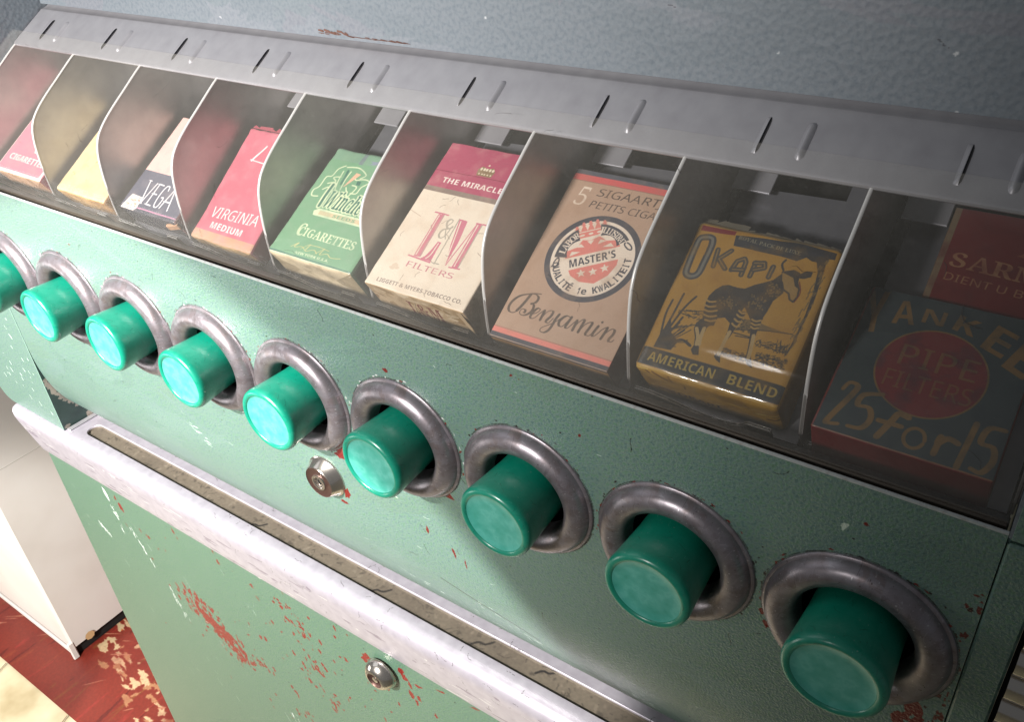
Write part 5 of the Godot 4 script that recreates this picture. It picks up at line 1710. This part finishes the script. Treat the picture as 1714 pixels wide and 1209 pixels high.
	var looks := {"front_panel": paper(finish(cv, 66, Color(0.58, 0.41, 0.18), 0.55, 0.06, 0.1, Color(0.62, 0.52, 0.32)), 0.9, 0.5), "side_panel": paper(finish(side, 68, Color(0.34, 0.24, 0.12), 0.6, 0.1), 0.6), "else": paper_color(Color(0.45, 0.35, 0.20), 0.5), "bottom_flap": paper(finish(fo, 67, Color(0.46, 0.32, 0.10), 0.6, 0.1), 0.9, 0.4)}
	var o := pack("cigarette_pack", "mustard yellow soft pack printed with a striped animal beside a tree, its top torn", Vector3(6.565, 0.951, -0.295), Vector3(6.565, 1.5, -1.106), w, 0.33, looks, 0.045, 0.008, 69)
	# frayed wrapper at its mouth
	var st := begin()
	rng.seed = 18
	var x := 0.03
	while x < w - 0.08:
		var dx := rng.randf_range(0.03, 0.08)
		var rise := 0.075 if x < 0.25 else 0.04
		var a := rng.randf_range(0.25, 1.0) * rise
		var b := rng.randf_range(0.25, 1.0) * rise
		for k in [[x, 0.0], [x + dx, 0.0], [x + dx, b], [x, 0.0], [x + dx, b], [x, a]]:
			st.add_vertex(Vector3(k[0], l - 0.012 + k[1], -0.02 - k[1] * 0.6) * U)
		x += dx
	put("torn_wrapper", st, paper_color(Color(0.50, 0.47, 0.40), 0.5), o)


func pack_blue() -> void:
	var w := 0.82
	var l := 0.925
	var blue := Color(0.255, 0.295, 0.305)
	var ochre := Color(0.53, 0.415, 0.26)
	var red := Color(0.50, 0.20, 0.21)
	var cv := canvas(w, l, S, blue)
	# the name arched over the disc, its letters leaning outwards
	var heads := [[0.03, 0.70, 0.07], [0.155, 0.715, 0.045], [0.285, 0.765, 0.02], [0.43, 0.765, -0.03], [0.575, 0.70, -0.13], [0.69, 0.62, -0.16]]
	var word := "YANKEE"
	for i in 6:
		var h: Array = heads[i]
		var lean: float = [0.12, 0.1, 0.02, -0.1, -0.25, -0.3][i]
		var cap: float = [0.27, 0.15, 0.09, 0.10, 0.16, 0.20][i]
		var p0 := Vector2(h[0], h[1] - (0.08 if i == 0 else 0.0))
		text(cv, word[i], "sansb", p0, p0 + Vector2(0.105, [0.02, 0.02, 0.0, -0.02, -0.04, -0.05][i]), cap, ochre, lean * 0.3)
	poly(cv, oval(Vector2(0.415, 0.475), 0.255, 0.263, 0.0, 80), ochre)
	poly(cv, oval(Vector2(0.415, 0.475), 0.246, 0.254, 0.0, 80), red)
	text(cv, "PIPE", "sans", Vector2(0.255, 0.485), Vector2(0.61, 0.485), 0.125, ochre.lerp(red, 0.25))
	text(cv, "FILTERS", "sans", Vector2(0.225, 0.345), Vector2(0.625, 0.345), 0.10, ochre.lerp(red, 0.35))
	for k in [[0.072, 0.255, 0.09, 0.30, 0.125, 0.30, 0.13, 0.26, 0.065, 0.07, 0.068, 0.045, 0.115, 0.055], [0.255, 0.285, 0.175, 0.255, 0.165, 0.19, 0.22, 0.19, 0.245, 0.13, 0.22, 0.07, 0.16, 0.06]]:
		stroke(cv, V(k), 0.029, ochre, 0.02)
	stroke(cv, V([0.40, 0.20, 0.355, 0.205, 0.335, 0.15, 0.30, 0.05]), 0.032, ochre)
	stroke(cv, V([0.28, 0.14, 0.385, 0.14]), 0.026, ochre)
	stroke(cv, oval(Vector2(0.455, 0.10), 0.045, 0.055, 0.0, 20), 0.018, ochre)
	stroke(cv, V([0.553, 0.05, 0.56, 0.15, 0.555, 0.11, 0.59, 0.15, 0.635, 0.14]), 0.029, ochre)
	stroke(cv, V([0.660, 0.02, 0.680, 0.27]), 0.028, ochre, -1.0, false)
	stroke(cv, V([0.80, 0.275, 0.735, 0.265, 0.72, 0.18, 0.775, 0.17, 0.79, 0.10, 0.76, 0.03, 0.715, 0.035]), 0.029, ochre, 0.022)
	rect(cv, 0.0, 0.0, 0.012, l, Color(0.50, 0.22, 0.20))
	rect(cv, 0.0, 0.0, w, 0.010, Color(0.58, 0.36, 0.22))
	var fo := canvas(w, 0.3, 400.0, Color(0.50, 0.10, 0.12))
	var looks := {"front_panel": paper(finish(cv, 76, Color(0.18, 0.22, 0.26), 0.5, 0.07), 0.35, 0.45), "else": paper_color(Color(0.45, 0.12, 0.13)), "bottom_flap": paper(finish(fo, 77, Color(0.35, 0.07, 0.08), 0.5, 0.08))}
	var o := pack("filter_box", "dark blue box with ochre lettering and a big red disc, red at the foot", Vector3(7.565, 0.948, -0.266), Vector3(7.565, 1.313, -1.114), w, 0.3, looks, 0.012, 0.002, 79)
	tag(o, "", "pipe filter box")


func pack_red() -> void:
	var w := 0.66
	var l := 0.98
	var red := Color(0.46, 0.13, 0.13)
	var pale := Color(0.66, 0.48, 0.34)
	var cv := canvas(w, l, S, red)
	rect(cv, 0.0, 0.0, 0.035, l, Color(0.52, 0.44, 0.34))
	text(cv, "Köla", "serif", Vector2(0.36, 0.72), Vector2(0.62, 0.70), 0.15, pale.lerp(red, 0.45), 0.3)
	stroke(cv, V([0.44, 0.66, 0.55, 0.665, 0.64, 0.655]), 0.007, pale.lerp(red, 0.45))
	text(cv, "SARMA", "serifb", Vector2(0.065, 0.575), Vector2(0.63, 0.545), 0.10, pale)
	text(cv, "DIENT U BETER", "sans", Vector2(0.065, 0.48), Vector2(0.63, 0.445), 0.05, pale)
	var looks := {"front_panel": paper(finish(cv, 86, Color(0.36, 0.10, 0.11), 0.5, 0.05), 0.7, 0.45), "else": paper_color(Color(0.42, 0.36, 0.28))}
	var o := pack("tobacco_packet", "dark red packet with pale capitals, lying behind and above the dark blue box", bed(7.795, 0.60, 0.17), bed(7.795, 1.49, 0.17), w, 0.12, looks, 0.008, 0.002, 89)
	tag(o, "", "tobacco packet")
